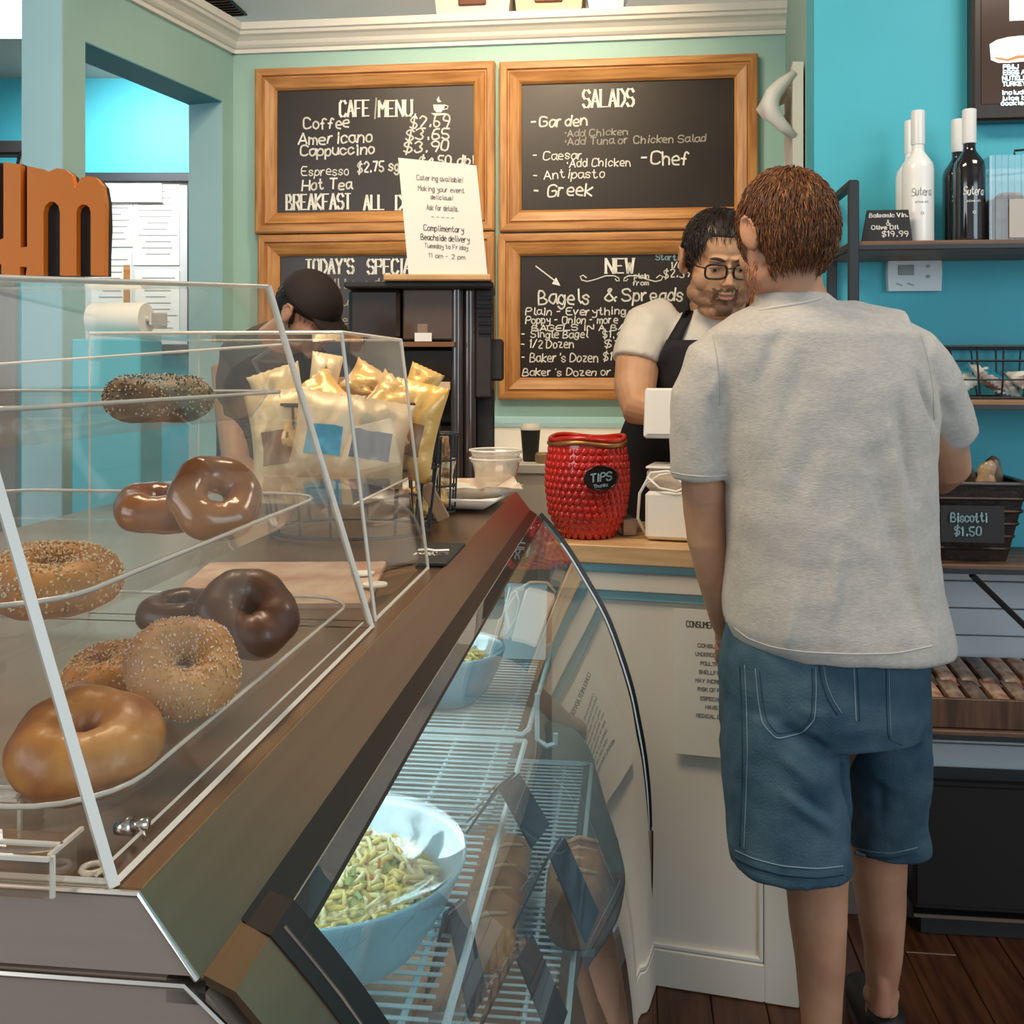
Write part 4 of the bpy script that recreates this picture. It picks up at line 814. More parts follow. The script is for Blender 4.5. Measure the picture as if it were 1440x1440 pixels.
m = MB(); m.tube([(.0515*math.cos(a), .0515*math.sin(a), .076) for a in [i*.2 for i in range(32)]], .0018, 6, closed=True); m.tube([(.0515*math.cos(a), .0515*math.sin(a), .060) for a in [i*.2 for i in range(32)]], .0014, 6, closed=True); part(m, 'rim', mat('cup_rim', (.86, .80, .70), .3), cp, True)
# paper tray on the case top
tr_ = thing('paper_tray', 'white tray with greasy printed paper and lids at the far end of the case top', 'tray', L(1.90, -.335, 1.148), R(-12))
m = MB(); g_ = []
for i in range(9):
    row = []
    for j in range(9):
        x, y = -.115+.23*i/8, -.125+.25*j/8; e_ = max(abs(x)/.115, abs(y)/.125); row.append((x, y, .004+.020*max(0, e_-.72)/.28))
    g_.append(row)
m.sheet(g_, .004); part(m, 'tray_body', mat('tray_white', (.82, .78, .70), .35), tr_, True)
m = MB(); g_ = []
for i in range(13):
    row = []
    for j in range(13):
        x, y = -.125+.25*i/12, -.115+.22*j/12; a = R(18); e_ = max(abs(x)/.125, abs(y)/.115); row.append((x*math.cos(a)-y*math.sin(a), x*math.sin(a)+y*math.cos(a), .013+.030*max(0, e_-.6)/.4+.006*noise.noise(Vector((x*30, y*30, 1)))))
    g_.append(row)
m.sheet(g_, .0012); part(m, 'greaseproof_paper', mat('printed_paper', (.84, .79, .69), .6, col2=(.62, .42, .26), scale=26), tr_, True)
m = MB(); m.lathe([(0, .0), (.050, .0), (.054, .005), (.052, .012), (.044, .014), (0, .014)], 32, (.005, -.03, .022)); part(m, 'round_lid', mat('lid_white', (.88, .84, .76), .3), tr_, 'auto')
m = MB(); m.lathe([(0, .0), (.045, .0), (.046, .006), (0, .007)], 32, (-.02, .05, .024)); part(m, 'round_lid', MATS['lid_white'], tr_, 'auto')
# wooden paddle leaning, slate card, brown puck, white card holder
m = MB(); c_ = P(611, 706, 1.62); m.box((0, 0, 0), (.022, .006, .075), (R(30), R(-24), 0), bev=.002)
T = m.build('wooden_scoop', mat('pale_brown_wood', (.42, .26, .15), .5), label='short flat brown wooden paddle leaning beside the tray', cat='paddle'); T.location = c_
sc_ = thing('slate_sign', 'small black slate sign with white lettering lying beside the acrylic cabinet', 'sign', L(1.37, -.275, ZT+.004), ROT)
m = MB(); m.box((0, 0, 0), (.085, .15, .005), bev=.001); part(m, 'slate', BLACKM, sc_)
m = MB(); text(m, 'NES', -.01, .032, -.028, .020, .004, lambda x, y: (x, y, .0034), .1); m.tube([(-.012, .006, .003), (.0, .014, .003), (.012, .006, .003), (.03, .012, .003)], .002, 4); 
part(m, 'lettering', CHALK, sc_)
m = MB(); m.lathe([(0, 0), (.026, 0), (.029, .01), (.029, .026), (.024, .032), (0, .033)], 28); T = m.build('wooden_coaster', mat('tan_wood', (.40, .26, .13), .5), smooth='auto', label='round brown lid between the black cup and the tip jar', cat='lid'); T.location = sits(764, 2.33, 1.06)
T.location = sits(765, 3.30, 1.101)
# card terminal boxes by the register
tb = thing('receipt_printer', 'white square receipt printer with a curled cable on the counter', 'printer', K(kx(925)+.03, .11, 1.0), -TC-R(2))
PW = mat('white_plastic', (.90, .88, .82), .3, coat=.2)
m = MB(); m.box((0, 0, .06), (.13, .12, .112), bev=.008); part(m, 'lower_body', PW, tb)
m = MB(); m.box((0, .01, .142), (.128, .11, .052), bev=.008); part(m, 'upper_body', mat('warm_plastic', (.72, .60, .46), .4), tb)
m = MB(); m.box((0, .01, .171), (.13, .12, .006), bev=.002); part(m, 'lid', PW, tb)
m = MB(); m.tube([(-.070, -.02, .01), (-.085, -.04, .05), (-.078, -.055, .11), (-.05, -.06, .16), (-.01, -.062, .165), (.02, -.062, .14), (.05, -.062, .12)], .0035, 8); part(m, 'cable', PW, tb, True)
m = MB(); m.tube([(-.065, -.058, .13), (-.03, -.062, .155), (.0, -.062, .162), (.035, -.062, .135), (.06, -.062, .125)], .003, 8); m.tube([(-.06, -.06, .15), (-.03, -.064, .125), (.01, -.064, .118), (.05, -.062, .14)], .003, 8); part(m, 'cable', PW, tb, True)
m = MB(); m.box((.048, -.058, .150), (.022, .012, .02), bev=.003); part(m, 'plug', PW, tb)
rg_ = thing('payment_tablet', 'white payment tablet seen from behind on a stand over the printer', 'tablet', K(kx(934)+.03, .11, 1.1745), -TC)
m = MB(); m.box((.01, 0, .122), (.20, .020, .12), (R(-14), 0, 0), bev=.004); part(m, 'tablet_shell', PW, rg_)
m = MB(); m.box((.01, -.0125, .125), (.185, .002, .105), (R(-14), 0, 0)); part(m, 'rear_panel', mat('rear_grey', (.78, .76, .72), .4), rg_)
m = MB(); m.box((.05, .018, .045), (.09, .012, .09), (R(10), 0, 0), bev=.003); part(m, 'stand_arm', PW, rg_)
m = MB(); m.box((.05, .0, .004), (.11, .10, .008), bev=.003); part(m, 'stand_foot', PW, rg_)
m = MB(); m.box((0, 0, .021), (.036, .08, .042), (0, 0, R(8)), bev=.003); T = m.build('metal_dispenser', mat('silver_box', (.5, .46, .42), .3, .8), label='small silver box on the counter right of the tip jar', cat='box'); T.location = sits(880, 2.50, 1.0)
# ================================================================ coffee machine
DM = 2.62
cm = thing('coffee_machine', 'tall black two hopper coffee machine carrying a paper sign', 'coffee machine', Vector((P(592, 600, DM).x, DM+.13, .91)), 0)
def CP_(px, py): q_ = P(px, py, DM); return (q_.x-cm.location.x, q_.z-.91)
def cbox(name, px0, px1, py0, py1, y0, y1, mt, bev=.004, T=cm, lab=None):
    x0, z1 = CP_(px0, py0); x1, z0 = CP_(px1, py1); m = MB(); m.box(((x0+x1)/2, (y0+y1)/2, (z0+z1)/2), (abs(x1-x0), y1-y0, abs(z1-z0)), bev=bev); return part(m, name, mt, T, label=lab)
BG = BLKG
cbox('top_plate', 486, 694, 397, 406, -.16, .16, BLACKM)
cbox('rear_housing', 498, 692, 404, 780, .03, .16, BLACKM)
cbox('hopper', 490, 562, 406, 478, -.13, .03, mat('smoked_hopper', (.035, .022, .016), .12, coat=.8), .01)
cbox('hopper', 566, 640, 406, 478, -.12, .0, glass('hopper_glass', (.62, .50, .42), 1.5, .05, .25, (.40, .26, .18)), .004)
cbox('hopper_back', 570, 640, 410, 470, .0, .02, mat('brown_hopper_back', (.30, .18, .12), .4, noise_=.3, scale=9), 0)
cbox('white_label', 583, 607, 468, 480, -.128, -.125, PAPER, 0); cbox('white_label', 586, 600, 455, 468, -.11, -.105, PAPER, 0)
cbox('brown_ledge', 562, 640, 481, 488, -.15, .03, mat('brown_ledge', (.20, .09, .04), .35), .001)
cbox('brew_block', 562, 640, 488, 537, -.12, .03, BG, .01)
cbox('pale_strip', 594, 633, 537, 548, -.13, -.02, mat('tan_strip', (.66, .46, .30), .5), .001)
cbox('lower_block', 560, 640, 549, 600, -.08, .03, BG, .01)
cbox('drip_body', 540, 640, 600, 690, -.10, .03, BG, .01); cbox('foot', 520, 690, 690, 788, -.14, .10, BLACKM, .006)
for px, r_, y_ in ((642, .016, -.11), (659, .018, -.09)):
    x, z1 = CP_(px, 403); x, z0 = CP_(px, 690); m = MB(); m.lathe([(0, z0), (r_, z0), (r_, z1), (0, z1)], 24, (x, y_, 0)); part(m, 'glossy_column', mat('smoked_tube', (.05, .035, .03), .06, coat=1), cm, 'auto')
cbox('side_panel', 668, 691, 405, 560, -.10, .05, mat('dark_rubber', (.030, .022, .020), .5, bump=.5, bscale=30), .004)
cbox('side_panel', 668, 694, 548, 700, -.06, .05, BLACKM, .004)
cbox('side_box', 676, 708, 476, 536, -.08, .04, mat('dark_box', (.025, .02, .018), .45, bump=.6, bscale=26), .006)
for i in range(5): cbox('rib', 672, 692, 415+i*12, 421+i*12, -.108, -.10, BG, .001)
# paper sign on its wooden foot
sgn = thing('catering_sign', 'cream catering notice in a wooden block standing on the coffee machine', 'sign', Vector((P(630, 400, 2.60).x, 2.60, P(630, 397, DM).z+.0005)), 0)
def S2(px, py): q_ = P(px, py, 2.60); return (q_.x-sgn.location.x, q_.z-sgn.location.z)
m = MB(); x0, z1 = S2(541, 387); x1, z0 = S2(691, 399); m.box(((x0+x1)/2, 0, .5*(z1+0)), (x1-x0, .06, z1), bev=.003); part(m, 'wooden_block', mat('pine_block', (.68, .40, .18), .5, col2=(.52, .28, .11), scale=5, stretch=(1, 8, 8)), sgn)
m = MB(); m.prism([S2(575, 390), S2(686, 392), S2(670, 233), S2(560, 222)], .004, org=(0, -.002, 0)); sh = part(m, 'sheet', mat('cream_sheet', (.88, .82, .72), .6), sgn)
for s, x0, x1, y, h, mt in (('Catering available!', 586, 651, 253, 7, INKG), ('Making your event', 588, 653, 268, 7, INKG), ('delicious!', 606, 637, 280, 6, INKG), ('Ask for details.', 600, 645, 295, 7, INKG), ('-----', 607, 640, 308, 6, INKG),
  ('Complimentary', 596, 652, 324, 8, INK), ('Beachside delivery', 592, 660, 337, 8, INK), ('Tuesday to Friday', 597, 658, 348, 6, INKG), ('11 am - 2 pm', 603, 654, 362, 6, INKG)):
    m = MB(); bx, bz = S2(x0, y); ex, _ = S2(x1, y); text(m, s, bx, ex, bz, h/F*2.6, .0017, lambda x, y: (x, -.0030, y), 0, 0, rise=-.06); part(m, 'printed_line', mt, sh)
# ================================================================ chip bags in wire baskets
FOIL = mat('golden_foil', (.88, .46, .10), .32, .15, col2=(.90, .62, .24), scale=9, bump=.6, bscale=30, coat=.3); CRM = mat('cream_foil', (.86, .60, .28), .35, .1, col2=(.84, .70, .46), scale=9, bump=.6, bscale=30)
PLN = mat('pale_foil', (.86, .72, .50), .4, .05, col2=(.60, .40, .20), scale=9, bump=.6, bscale=24); DRK = mat('dark_foil', (.10, .06, .04), .35, .1, noise_=.4, scale=12)
def bag(c_, w_, h_, t_, rot, mt, mt2, label, group, seed, mark=None):
    T = thing('chip_bag', label, 'bag', c_, 0, group); Rm = Euler([R(a) for a in rot]).to_matrix().to_4x4(); m = MB(); ni, nj = 14, 12; rg = random.Random(seed); front = []; back = []
    for i in range(ni+1):
        for j in range(nj+1):
            u_, v_ = i/ni, j/nj; f_ = (math.sin(math.pi*u_)**.55)*(min(1, 5.5*v_)*min(1, 5.5*(1-v_)))**.8; cr = .007*noise.noise(Vector((u_*5, v_*6, seed)))+.004*abs(noise.noise(Vector((u_*13, v_*11, seed))))-.001
            x = (u_-.5)*w_*(1-.12*math.sin(math.pi*v_)); z = v_*h_; zz = (1 if v_ in (0, 1) else 1)
            e_ = .003*((i % 2)*2-1) if v_ < .08 or v_ > .92 else 0
            front.append(Rm @ Vector((x, -t_/2*f_-.0008+cr*f_*1.6+e_, z))); back.append(Rm @ Vector((x, t_/2*f_+.0008+cr*f_+e_, z)))
    n = nj+1; fs = [(i*n+j, (i+1)*n+j, (i+1)*n+j+1, i*n+j+1) for i in range(ni) for j in range(nj)]; o_ = len(front)
    fb = [tuple(k+o_ for k in f[::-1]) for f in fs]; rim = [(i*n, i*n+o_, (i+1)*n+o_, (i+1)*n) for i in range(ni)]+[(i*n+nj, (i+1)*n+nj, (i+1)*n+nj+o_, i*n+nj+o_) for i in range(ni)]+[(j, j+1, j+1+o_, j+o_) for j in range(nj)]+[(ni*n+j, ni*n+j+o_, ni*n+j+1+o_, ni*n+j+1) for j in range(nj)]
    m.add(front+back, fs+fb+rim); part(m, 'foil', mt, T, True)
    if mt2:
        m = MB(); m.add([front[i*n+j]+(Rm @ Vector((0, -.0012, 0))) for i in range(3, ni-2) for j in range(3, 8)], [(i*5+j, (i+1)*5+j, (i+1)*5+j+1, i*5+j+1) for i in range(ni-6) for j in range(4)]); part(m, 'printed_panel', mt2, T, True)
    return T
BLUP = mat('blue_print', (.06, .38, .58), .35); BRNP = mat('brown_print', (.34, .18, .08), .4); NAVY = mat('navy_print', (.05, .09, .16), .4)
bk = thing('snack_basket', 'black wire basket heaped with golden chip bags behind the acrylic cabinets', 'basket', sits(492, 1.60, ZT+.002), ROT)
def wbasket(T, rx, ry, h, n, rr=.0028, top=1.15, hoops=3, seg=40):
    for k in range(hoops):
        u_ = k/(hoops-1); s_ = 1+(top-1)*u_; m = MB(); m.tube([(rx*s_*math.cos(i*2*math.pi/seg), ry*s_*math.sin(i*2*math.pi/seg), .004+(h-.004)*u_) for i in range(seg)], rr*(1.3 if k == hoops-1 else 1), 6, closed=True); part(m, 'hoop', IRON, T, True)
    for k in range(n): a = 2*math.pi*k/n; m = MB(); m.tube([(rx*math.cos(a), ry*math.sin(a), .004), (rx*(1+(top-1)*.6)*math.cos(a), ry*(1+(top-1)*.6)*math.sin(a), h*.5), (rx*top*math.cos(a), ry*top*math.sin(a), h)], rr*.8, 5); part(m, 'upright', IRON, T)
wbasket(bk, .125, .105, .20, 16)
GB = 'golden chip bags in the wire basket'
for k, (px, py, D, w_, h_, rot, mt, m2, lab) in enumerate([
 (404, 690, 1.50, .10, .150, (-10, -8, 0), CRM, BRNP, 'leftmost cream chip bag with brown printing in the wire basket'),
 (450, 672, 1.455, .10, .125, (-14, 6, 0), PLN, BLUP, 'pale chip bag with a bright blue printed panel in the wire basket'),
 (512, 680, 1.455, .11, .125, (-16, 10, 8), PLN, NAVY, 'pale chip bag with navy printing at the front of the basket'),
 (566, 672, 1.53, .085, .145, (-4, 12, -14), FOIL, BRNP, 'golden chip bag with brown printing at the right side of the basket'),
 (470, 590, 1.53, .085, .085, (-34, -40, 8), FOIL, None, 'golden chip bag lying across the front of the basket heap'),
 (540, 596, 1.51, .095, .080, (-36, 36, 6), FOIL, None, 'golden chip bag leaning right on the front of the heap'),
 (578, 576, 1.585, .055, .070, (-8, 24, 10), FOIL, None, 'small golden chip bag with its corner pointing up at the right of the heap'),
 (446, 590, 1.60, .050, .105, (-6, 10, 14), CRM, None, 'narrow cream chip bag standing upright at the back left of the heap'),
 (405, 600, 1.58, .085, .095, (-12, -18, 0), CRM, None, 'rounded cream chip bag at the upper left of the heap'),
 (505, 568, 1.60, .095, .065, (-30, 32, -8), FOIL, None, 'golden chip bag tilted on top of the heap'),
 (530, 636, 1.50, .10, .085, (-24, -14, 4), FOIL, None, 'golden chip bag with a twisted side at the middle of the basket'),
 (425, 640, 1.50, .095, .080, (-20, 14, 4), FOIL, None, 'golden chip bag wedged low on the left of the heap')]):
    bag(P(px, py, D), w_, h_, .042, rot, mt, m2, lab, GB, k+3)
# two narrow wire cages with wrapped snacks right of the bags
for (px, D, lab, lb2) in ((597, 1.68, 'tall narrow black wire cage holding snack packs, beside the chip bags', 'golden brown'), (622, 1.80, 'tall narrow black wire cage holding snack packs, next to the paper tray', 'dark')):
    T = thing('wire_cage', lab, 'basket', sits(px, D, ZT+.002), ROT); wbasket(T, .022, .022, .14, 8, .0022, 1.25, 4, 20)
    for q_ in range(3): bag(sits(px, D, ZT+.014+q_*.038)+Vector((.003*q_-.003, 0, 0)), .034, .05, .022, (-5, (-12, 14, -6)[q_], 20*q_), (FOIL, CRM, BRNP)[q_], BRNP if q_ == 1 else None, f'{("lowest","middle","topmost")[q_]} small snack pack in the cage '+('beside the chip bags' if px == 597 else 'next to the paper tray'), 'snack packs in the wire cages', 30+q_)
# roll of paper towel, seen through the display
pr_ = thing('paper_towel_roll', 'white paper towel roll on a wall holder behind the bagel display', 'paper towel', P(168, 449, 2.59), R(-10))
m = MB(); prof = [(.012, -.074), (.040, -.074), (.042, -.070), (.042, .070), (.040, .074), (.012, .074)]; m.M = Matrix.Rotation(R(90), 4, 'Y'); m.lathe(prof, 32); part(m, 'paper', mat('towel', (.90, .85, .76), .8), pr_, 'auto')
m = MB(); m.tube([(-.085, 0, 0), (.088, 0, 0)], .008, 10); m.box((.09, .03, 0), (.006, .08, .03)); m.box((-.088, .03, 0), (.006, .08, .03)); m.box((0, .07, 0), (.18, .006, .04)); part(m, 'holder', mat('pale_holder', (.62, .60, .55), .4), pr_)
# post holding it: shelf unit behind display
m = MB(); m.box((0, 0, .738), (.17, .16, 1.476), bev=.004); T = m.build('side_cabinet', mat('cyan_cabinet', (.08, .45, .56), .5), label='narrow blue painted cabinet behind the bagel display under the towel roll', cat='cabinet'); T.location = sits(166, 2.60, 0)
# ================================================================ right wall: shelf, goods
AS0, AS1 = AR-.27, AR-.008
def RB(px, py, a): return onA(px, py, a)
bS = onA(1200, 300, AS0)[0]
T = thing('wall_rack', 'black iron side rack holding the wooden wall shelves behind the red haired man', 'shelf', L(AR-.14, bS, .92), ROT)
for a_, nm in ((AS0, 'front_post'), (AS1-.006, 'rear_post')):
    m = MB(); m.box((0, a_-(AR-.14), .46), (.024, .016, .92), bev=.002); part(m, nm, IRON, T)
for z in (.915, .79-.02, .40, .012): m = MB(); m.box((0, -.002, z), (.022, .262, .016), bev=.002); part(m, 'cross_bar', IRON, T)
def shelf(z, label, th_=.022, mt=WALNUT, b0=bS, b1=2.6):
    T = thing('wall_shelf', label, 'shelf', L((AS0+AS1)/2, (b0+b1)/2, z-th_), ROT, 'wooden wall shelves on the blue wall')
    for j in range(2): m = MB(); m.box((0, -.066+j*.131, th_/2), (b1-b0, .129, th_), bev=.002); part(m, 'board', mt, T)
    m = MB(); m.box((0, -.134, th_/2-.004), (b1-b0, .006, .010)); part(m, 'iron_edge', IRON, T); return T
Z1 = onA(1300, 338, AS0)[1]; Z2 = onA(1400, 563, AS0)[1]; Z3 = onA(1400, 795, AS0)[1]; Z4 = onA(1400, 1030, AS0)[1]
OAKS = mat('warm_shelf', (.42, .22, .10), .5, col2=(.26, .12, .05), scale=6, stretch=(1, 10, 10))
shelf(Z1, 'upper wooden shelf carrying the wine bottles'); shelf(Z2, 'middle wooden shelf carrying the wire basket', mt=OAKS); shelf(Z3, 'lower wooden shelf carrying the biscotti basket'); shelf(Z4, 'lowest wooden shelf carrying the tray of snack bars')
# diagonal brackets
T = thing('shelf_bracket', 'black diagonal iron brace under the shelf with the biscotti basket', 'bracket', L(AR-.01, onA(1368, 800, AS0)[0], Z3-.36), ROT)
p0 = L(AS0+.01, onA(1366, 805, AS0+.01)[0], Z3-.024); p1 = P(1470, 908, 2.46)
m = MB(); m.tube([p0, p1], .007, 6); part(m, 'brace', BLACKM, T, world=True)
# bottles
WB_ = mat('white_bottle', (.88, .87, .84), .22, coat=.4); BB_ = mat('black_bottle', (.012, .008, .010), .08, coat=1)
def bottle(px, a_, mt, cap, label, grp, h=.315, r_=.036, lab_mt=INKG):
    b = onA(px, 330, a_)[0]; T = thing('wine_bottle', label, 'bottle', L(a_, b, Z1), ROT, grp)
    m = MB(); m.lathe([(0, 0), (r_*.95, 0), (r_, .006), (r_, .175), (r_*.93, .190), (r_*.66, .205), (r_*.42, .218), (r_*.38, .225), (r_*.38, h-.004), (0, h-.004)], 32); part(m, 'glass_body', mt, T, 'auto')
    m = MB(); m.lathe([(r_*.42, .236), (r_*.44, .238), (r_*.44, h), (r_*.40, h+.002), (0, h+.002)], 24); part(m, 'capsule', cap, T, 'auto')
    m = MB()
    def at(x, y): a = x/(r_+.0006)-R(90); return ((r_+.0006)*math.cos(a), (r_+.0006)*math.sin(a), y)
    text(m, 'Sutera', -.024, .022, .110, .018, .0019, at, .2, .15); part(m, 'script_logo', lab_mt, T)
    m = MB(); text(m, 'olive oil', -.016, .014, .093, .005, .0009, at, 0); text(m, 'o', -.003, .003, .066, .008, .0012, at, 0); part(m, 'small_print', lab_mt, T)
    return T
bottle(1291, AR-.20, WB_, WB_, 'front white bottle with grey script, right of the small black sign', 'white bottles on the upper shelf')
bottle(1281, AR-.10, WB_, WB_, 'white bottle standing half hidden behind the front white bottle', 'white bottles on the upper shelf')
bottle(1363, AR-.20, BB_, mat('white_capsule', (.86, .84, .80), .4), 'front black bottle with white capsule and script on the upper shelf', 'black bottles on the upper shelf', lab_mt=CHALK)
bottle(1347, AR-.10, BB_, MATS['white_capsule'], 'black bottle with white capsule behind the front black one', 'black bottles on the upper shelf', lab_mt=CHALK)
# little black price sign
def psign(px0, px1, px2, px3, py0, py1, a_, lines, label, z, name='price_sign'):
    b0, zt = onA(px0, py0, a_); b1, _ = onA(px1, py0, a_); b2, _ = onA(px2, py1, a_); b3, _ = onA(px3, py1, a_); bc = (b2+b3)/2; h = zt-z
    T = thing(name, label, 'sign', L(a_, bc, z), ROT)
    m = MB(); m.prism([(b2-bc, 0), (b3-bc, 0), (b1-bc, h), (b0-bc, h)], .006, org=(0, -.003, 0)); s_ = part(m, 'slate', BLACKM, T)
    m = MB(); m.prism([(b2-bc+.01, 0), (b3-bc-.01, 0), (b3-bc-.01, .008), (b2-bc+.01, .008)], .04, org=(0, 0, 0)); part(m, 'foot', BLACKM, T)
    for s, x0, x1, py, hh in lines:
        m = MB(); c0_, zz = onA(x0, py, a_); c1_, _ = onA(x1, py, a_); text(m, s, c0_-bc, c1_-bc, zz-z, hh/F*2.5, .0030 if hh > 7 else .0024, lambda x, y: (x, -.0042, y), .12); part(m, 'chalk_line', CHALK, s_)
psign(1219, 1277, 1211, 1283, 296, 336, AS0+.02, [('Balsamic Vin.', 1222, 1276, 306, 5), ('&', 1246, 1251, 317, 7), ('Olive Oil', 1225, 1262, 323, 5), ('$19.99', 1240, 1276, 333, 7)], 'small black slate sign reading Balsamic Vin and Olive Oil $19.99', Z1)
# clear bin of biscuits at the right edge
b0 = onA(1398, 300, AS0+.02)[0]
T = thing('cookie_bin', 'tall ribbed clear bin of brown cookies at the right edge of the upper shelf', 'bin', L(AR-.15, b0+.10, Z1), ROT)
m = MB()
for k in range(15):
    x = -.10+k*.0143; m.box((x, -.085, .10), (.0135, .004+.003*(k % 2), .20)); 
for s_ in (-1, 1): m.box((s_*.102, 0, .10), (.004, .17, .20))
m.box((0, .085, .10), (.2, .004, .2)); part(m, 'ribbed_walls', glass('bin_glass', (.90, .93, .94), 1.5, .06, .03, (.5, .48, .45)), T)
m = MB(); m.box((.012, -.09, .052), (.15, .003, .09)); part(m, 'blank_label', mat('beige_label', (.50, .46, .42), .6), T)
m = MB(); m.tube([(-.05, -.086, .2), (-.05, -.086, .21), (.1, -.086, .22)], .003, 6); part(m, 'lip', IRON, T)
rg = random.Random(8)
COOK = mat('cookie', (.46, .22, .09), .6, col2=(.28, .12, .05), scale=30, bump=.3)
for k in range(4):
    m = MB(); m.lathe([(0, 0), (.03, 0), (.034, .005), (.028, .012), (0, .014)], 18); T2 = m.build('cookie', COOK, smooth='auto', label=('left front', 'right front', 'left rear', 'right rear')[k]+' stack cookie in the ribbed clear bin', cat='cookie', group='cookies in the clear bin')
    T2.location = L(AR-.19+.07*(k//2), b0+.055+.07*(k % 2), Z1+.102); T2.rotation_euler = (rg.uniform(-.1, .1), rg.uniform(-.1, .1), 0)
m = MB(); m.box((0, 0, .05), (.18, .15, .096)); T2 = m.build('cookie_riser', WALNUT, label='brown block filling the base of the ribbed bin', cat='block'); T2.location = L(AR-.15, b0+.10, Z1+.001); T2.rotation_euler = (0, 0, ROT)
# menu screen
b0, zt = onA(1366, -60, AR-.045); b1, _ = onA(1600, 0, AR-.045); _, zb = onA(1400, 170, AR-.045)
T = thing('menu_screen', 'black wall menu screen with a sandwich picture and white lettering', 'screen', L(AR-.03, (b0+b1)/2, zb), ROT)
m = MB(); m.box((0, 0, (zt-zb)/2), (b1-b0, .05, zt-zb), bev=.006); part(m, 'casing', mat('brown_black', (.028, .015, .010), .3), T)
m = MB(); m.box((0, -.026, (zt-zb)/2+.01), (b1-b0-.04, .003, zt-zb-.06)); scn = part(m, 'display', mat('screen_glow', (.03, .016, .01), .2, emit=(.05, .022, .012), estr=.6), T)
def SC2(px, py): b, z = onA(px, py, AR-.06); return (b-(b0+b1)/2, z-zb)
WGL = mat('screen_white', (.9, .88, .82), .5, emit=(1, .96, .88), estr=.75); CYG = mat('screen_ice', (.7, .9, .95), .5, emit=(.75, .95, 1), estr=.75); BRG = mat('screen_crust', (.5, .2, .06), .5, emit=(.55, .22, .06), estr=.5)
m = MB(); x0, z1 = SC2(1420, -20); x1, z0 = SC2(1500, 26); m.box(((x0+x1)/2, -.0285, (z0+z1)/2), (x1-x0, .002, z1-z0)); part(m, 'white_picture', WGL, scn)
m = MB(); m.prism([SC2(*p) for p in [(1394, 84), (1392, 62), (1402, 56), (1418, 52), (1436, 50), (1470, 50), (1470, 88), (1440, 86), (1420, 88), (1404, 88)]][::-1], .002, org=(0, -.0295, 0)); part(m, 'bread_picture', WGL, scn)
m = MB(); m.prism([SC2(*p) for p in [(1400, 80), (1416, 83), (1430, 78), (1470, 76), (1470, 80), (1432, 82), (1418, 86), (1400, 83)]][::-1], .001, org=(0, -.0305, 0)); part(m, 'filling_picture', BRG, scn)
for s, x0, y in (('PB&J', 1411, 97), ('EGGS AND BACON', 1411, 105), ('NUTELLA & FRUIT', 1410, 113), ('TURKEY SUB', 1410, 121), ('Includes fruit', 1409, 133), ('juice box &', 1408, 141), ('cookies and', 1408, 148)):
    m = MB(); x, z = SC2(x0, y); x1_, _ = SC2(x0+len(s)*5.2, y); text(m, s, x, x1_, z, .010, .0028, lambda a, b: (a, -.0300, b), 0); part(m, 'glowing_line', CYG, scn)
# thermostat
b0, zt = onA(1249, 359, AR-.02); b1, zb = onA(1323, 409, AR-.02)
T = thing('thermostat', 'white wall thermostat with a grey display under the upper shelf', 'thermostat', L(AR-.001, (b0+b1)/2, zb), ROT); W_, H_ = b1-b0, zt-zb
TH_ = mat('thermo_white', (.74, .82, .83), .35)
m = MB(); m.prism([(-W_/2, 0), (W_/2, 0), (W_/2+.002, H_*.5), (W_/2, H_), (-W_/2, H_), (-W_/2-.002, H_*.5)], .024, org=(0, -.024, 0)); part(m, 'case', TH_, T)
m = MB(); m.box((-W_*.17, -.025, H_*.58), (W_*.30, .003, H_*.28), bev=.001); part(m, 'display', mat('lcd', (.24, .26, .25), .25), T)
for z in (.68, .40): m = MB(); m.lathe([(0, 0), (.005, 0), (.0045, .003), (0, .003)], 14); m.v = [(x+W_*.25, -.024-z_, y+H_*z) for x, y, z_ in m.v]; part(m, 'button', mat('button_grey', (.35, .42, .43), .4), T)
for x in (-.30, -.08): m = MB(); m.box((W_*x, -.0245, H_*.18), (.016, .002, .004), (0, R(20), 0)); part(m, 'icon', MATS['button_grey'], T)
# wire basket with blue and white packs
bc = (onA(1322, 500, AS0+.02)[0]); 
T = thing('wire_basket', 'black wire basket of blue and white packets on the middle shelf', 'basket', L(AR-.14, bc+.17, Z2+.002), ROT)
def rrect(hx, hy, z, rc=.03, n=5):
    return [(sx*(hx-rc)+rc*math.cos(R(st+90*i/n)), sy*(hy-rc)+rc*math.sin(R(st+90*i/n)), z) for (sx, sy, st) in ((1, -1, -90), (1, 1, 0), (-1, 1, 90), (-1, -1, 180)) for i in range(n+1)]
for hx, hy, z, r_ in ((.145, .085, .003, .0028), (.165, .10, .045, .0022), (.178, .11, .09, .0022), (.185, .115, .122, .0042)): m = MB(); m.tube(rrect(hx, hy, z), r_, 6, closed=True); part(m, 'hoop', IRON, T, True)
for k in range(6):
    for s_ in (-1, 1): x = -.12+k*.048; m = MB(); m.tube([(x, s_*.03, .003), (x, s_*.083, .003), (x*1.12, s_*.1, .045), (x*1.25, s_*.114, .122)], .0024, 6); part(m, 'upright', IRON, T)
rg = random.Random(2)
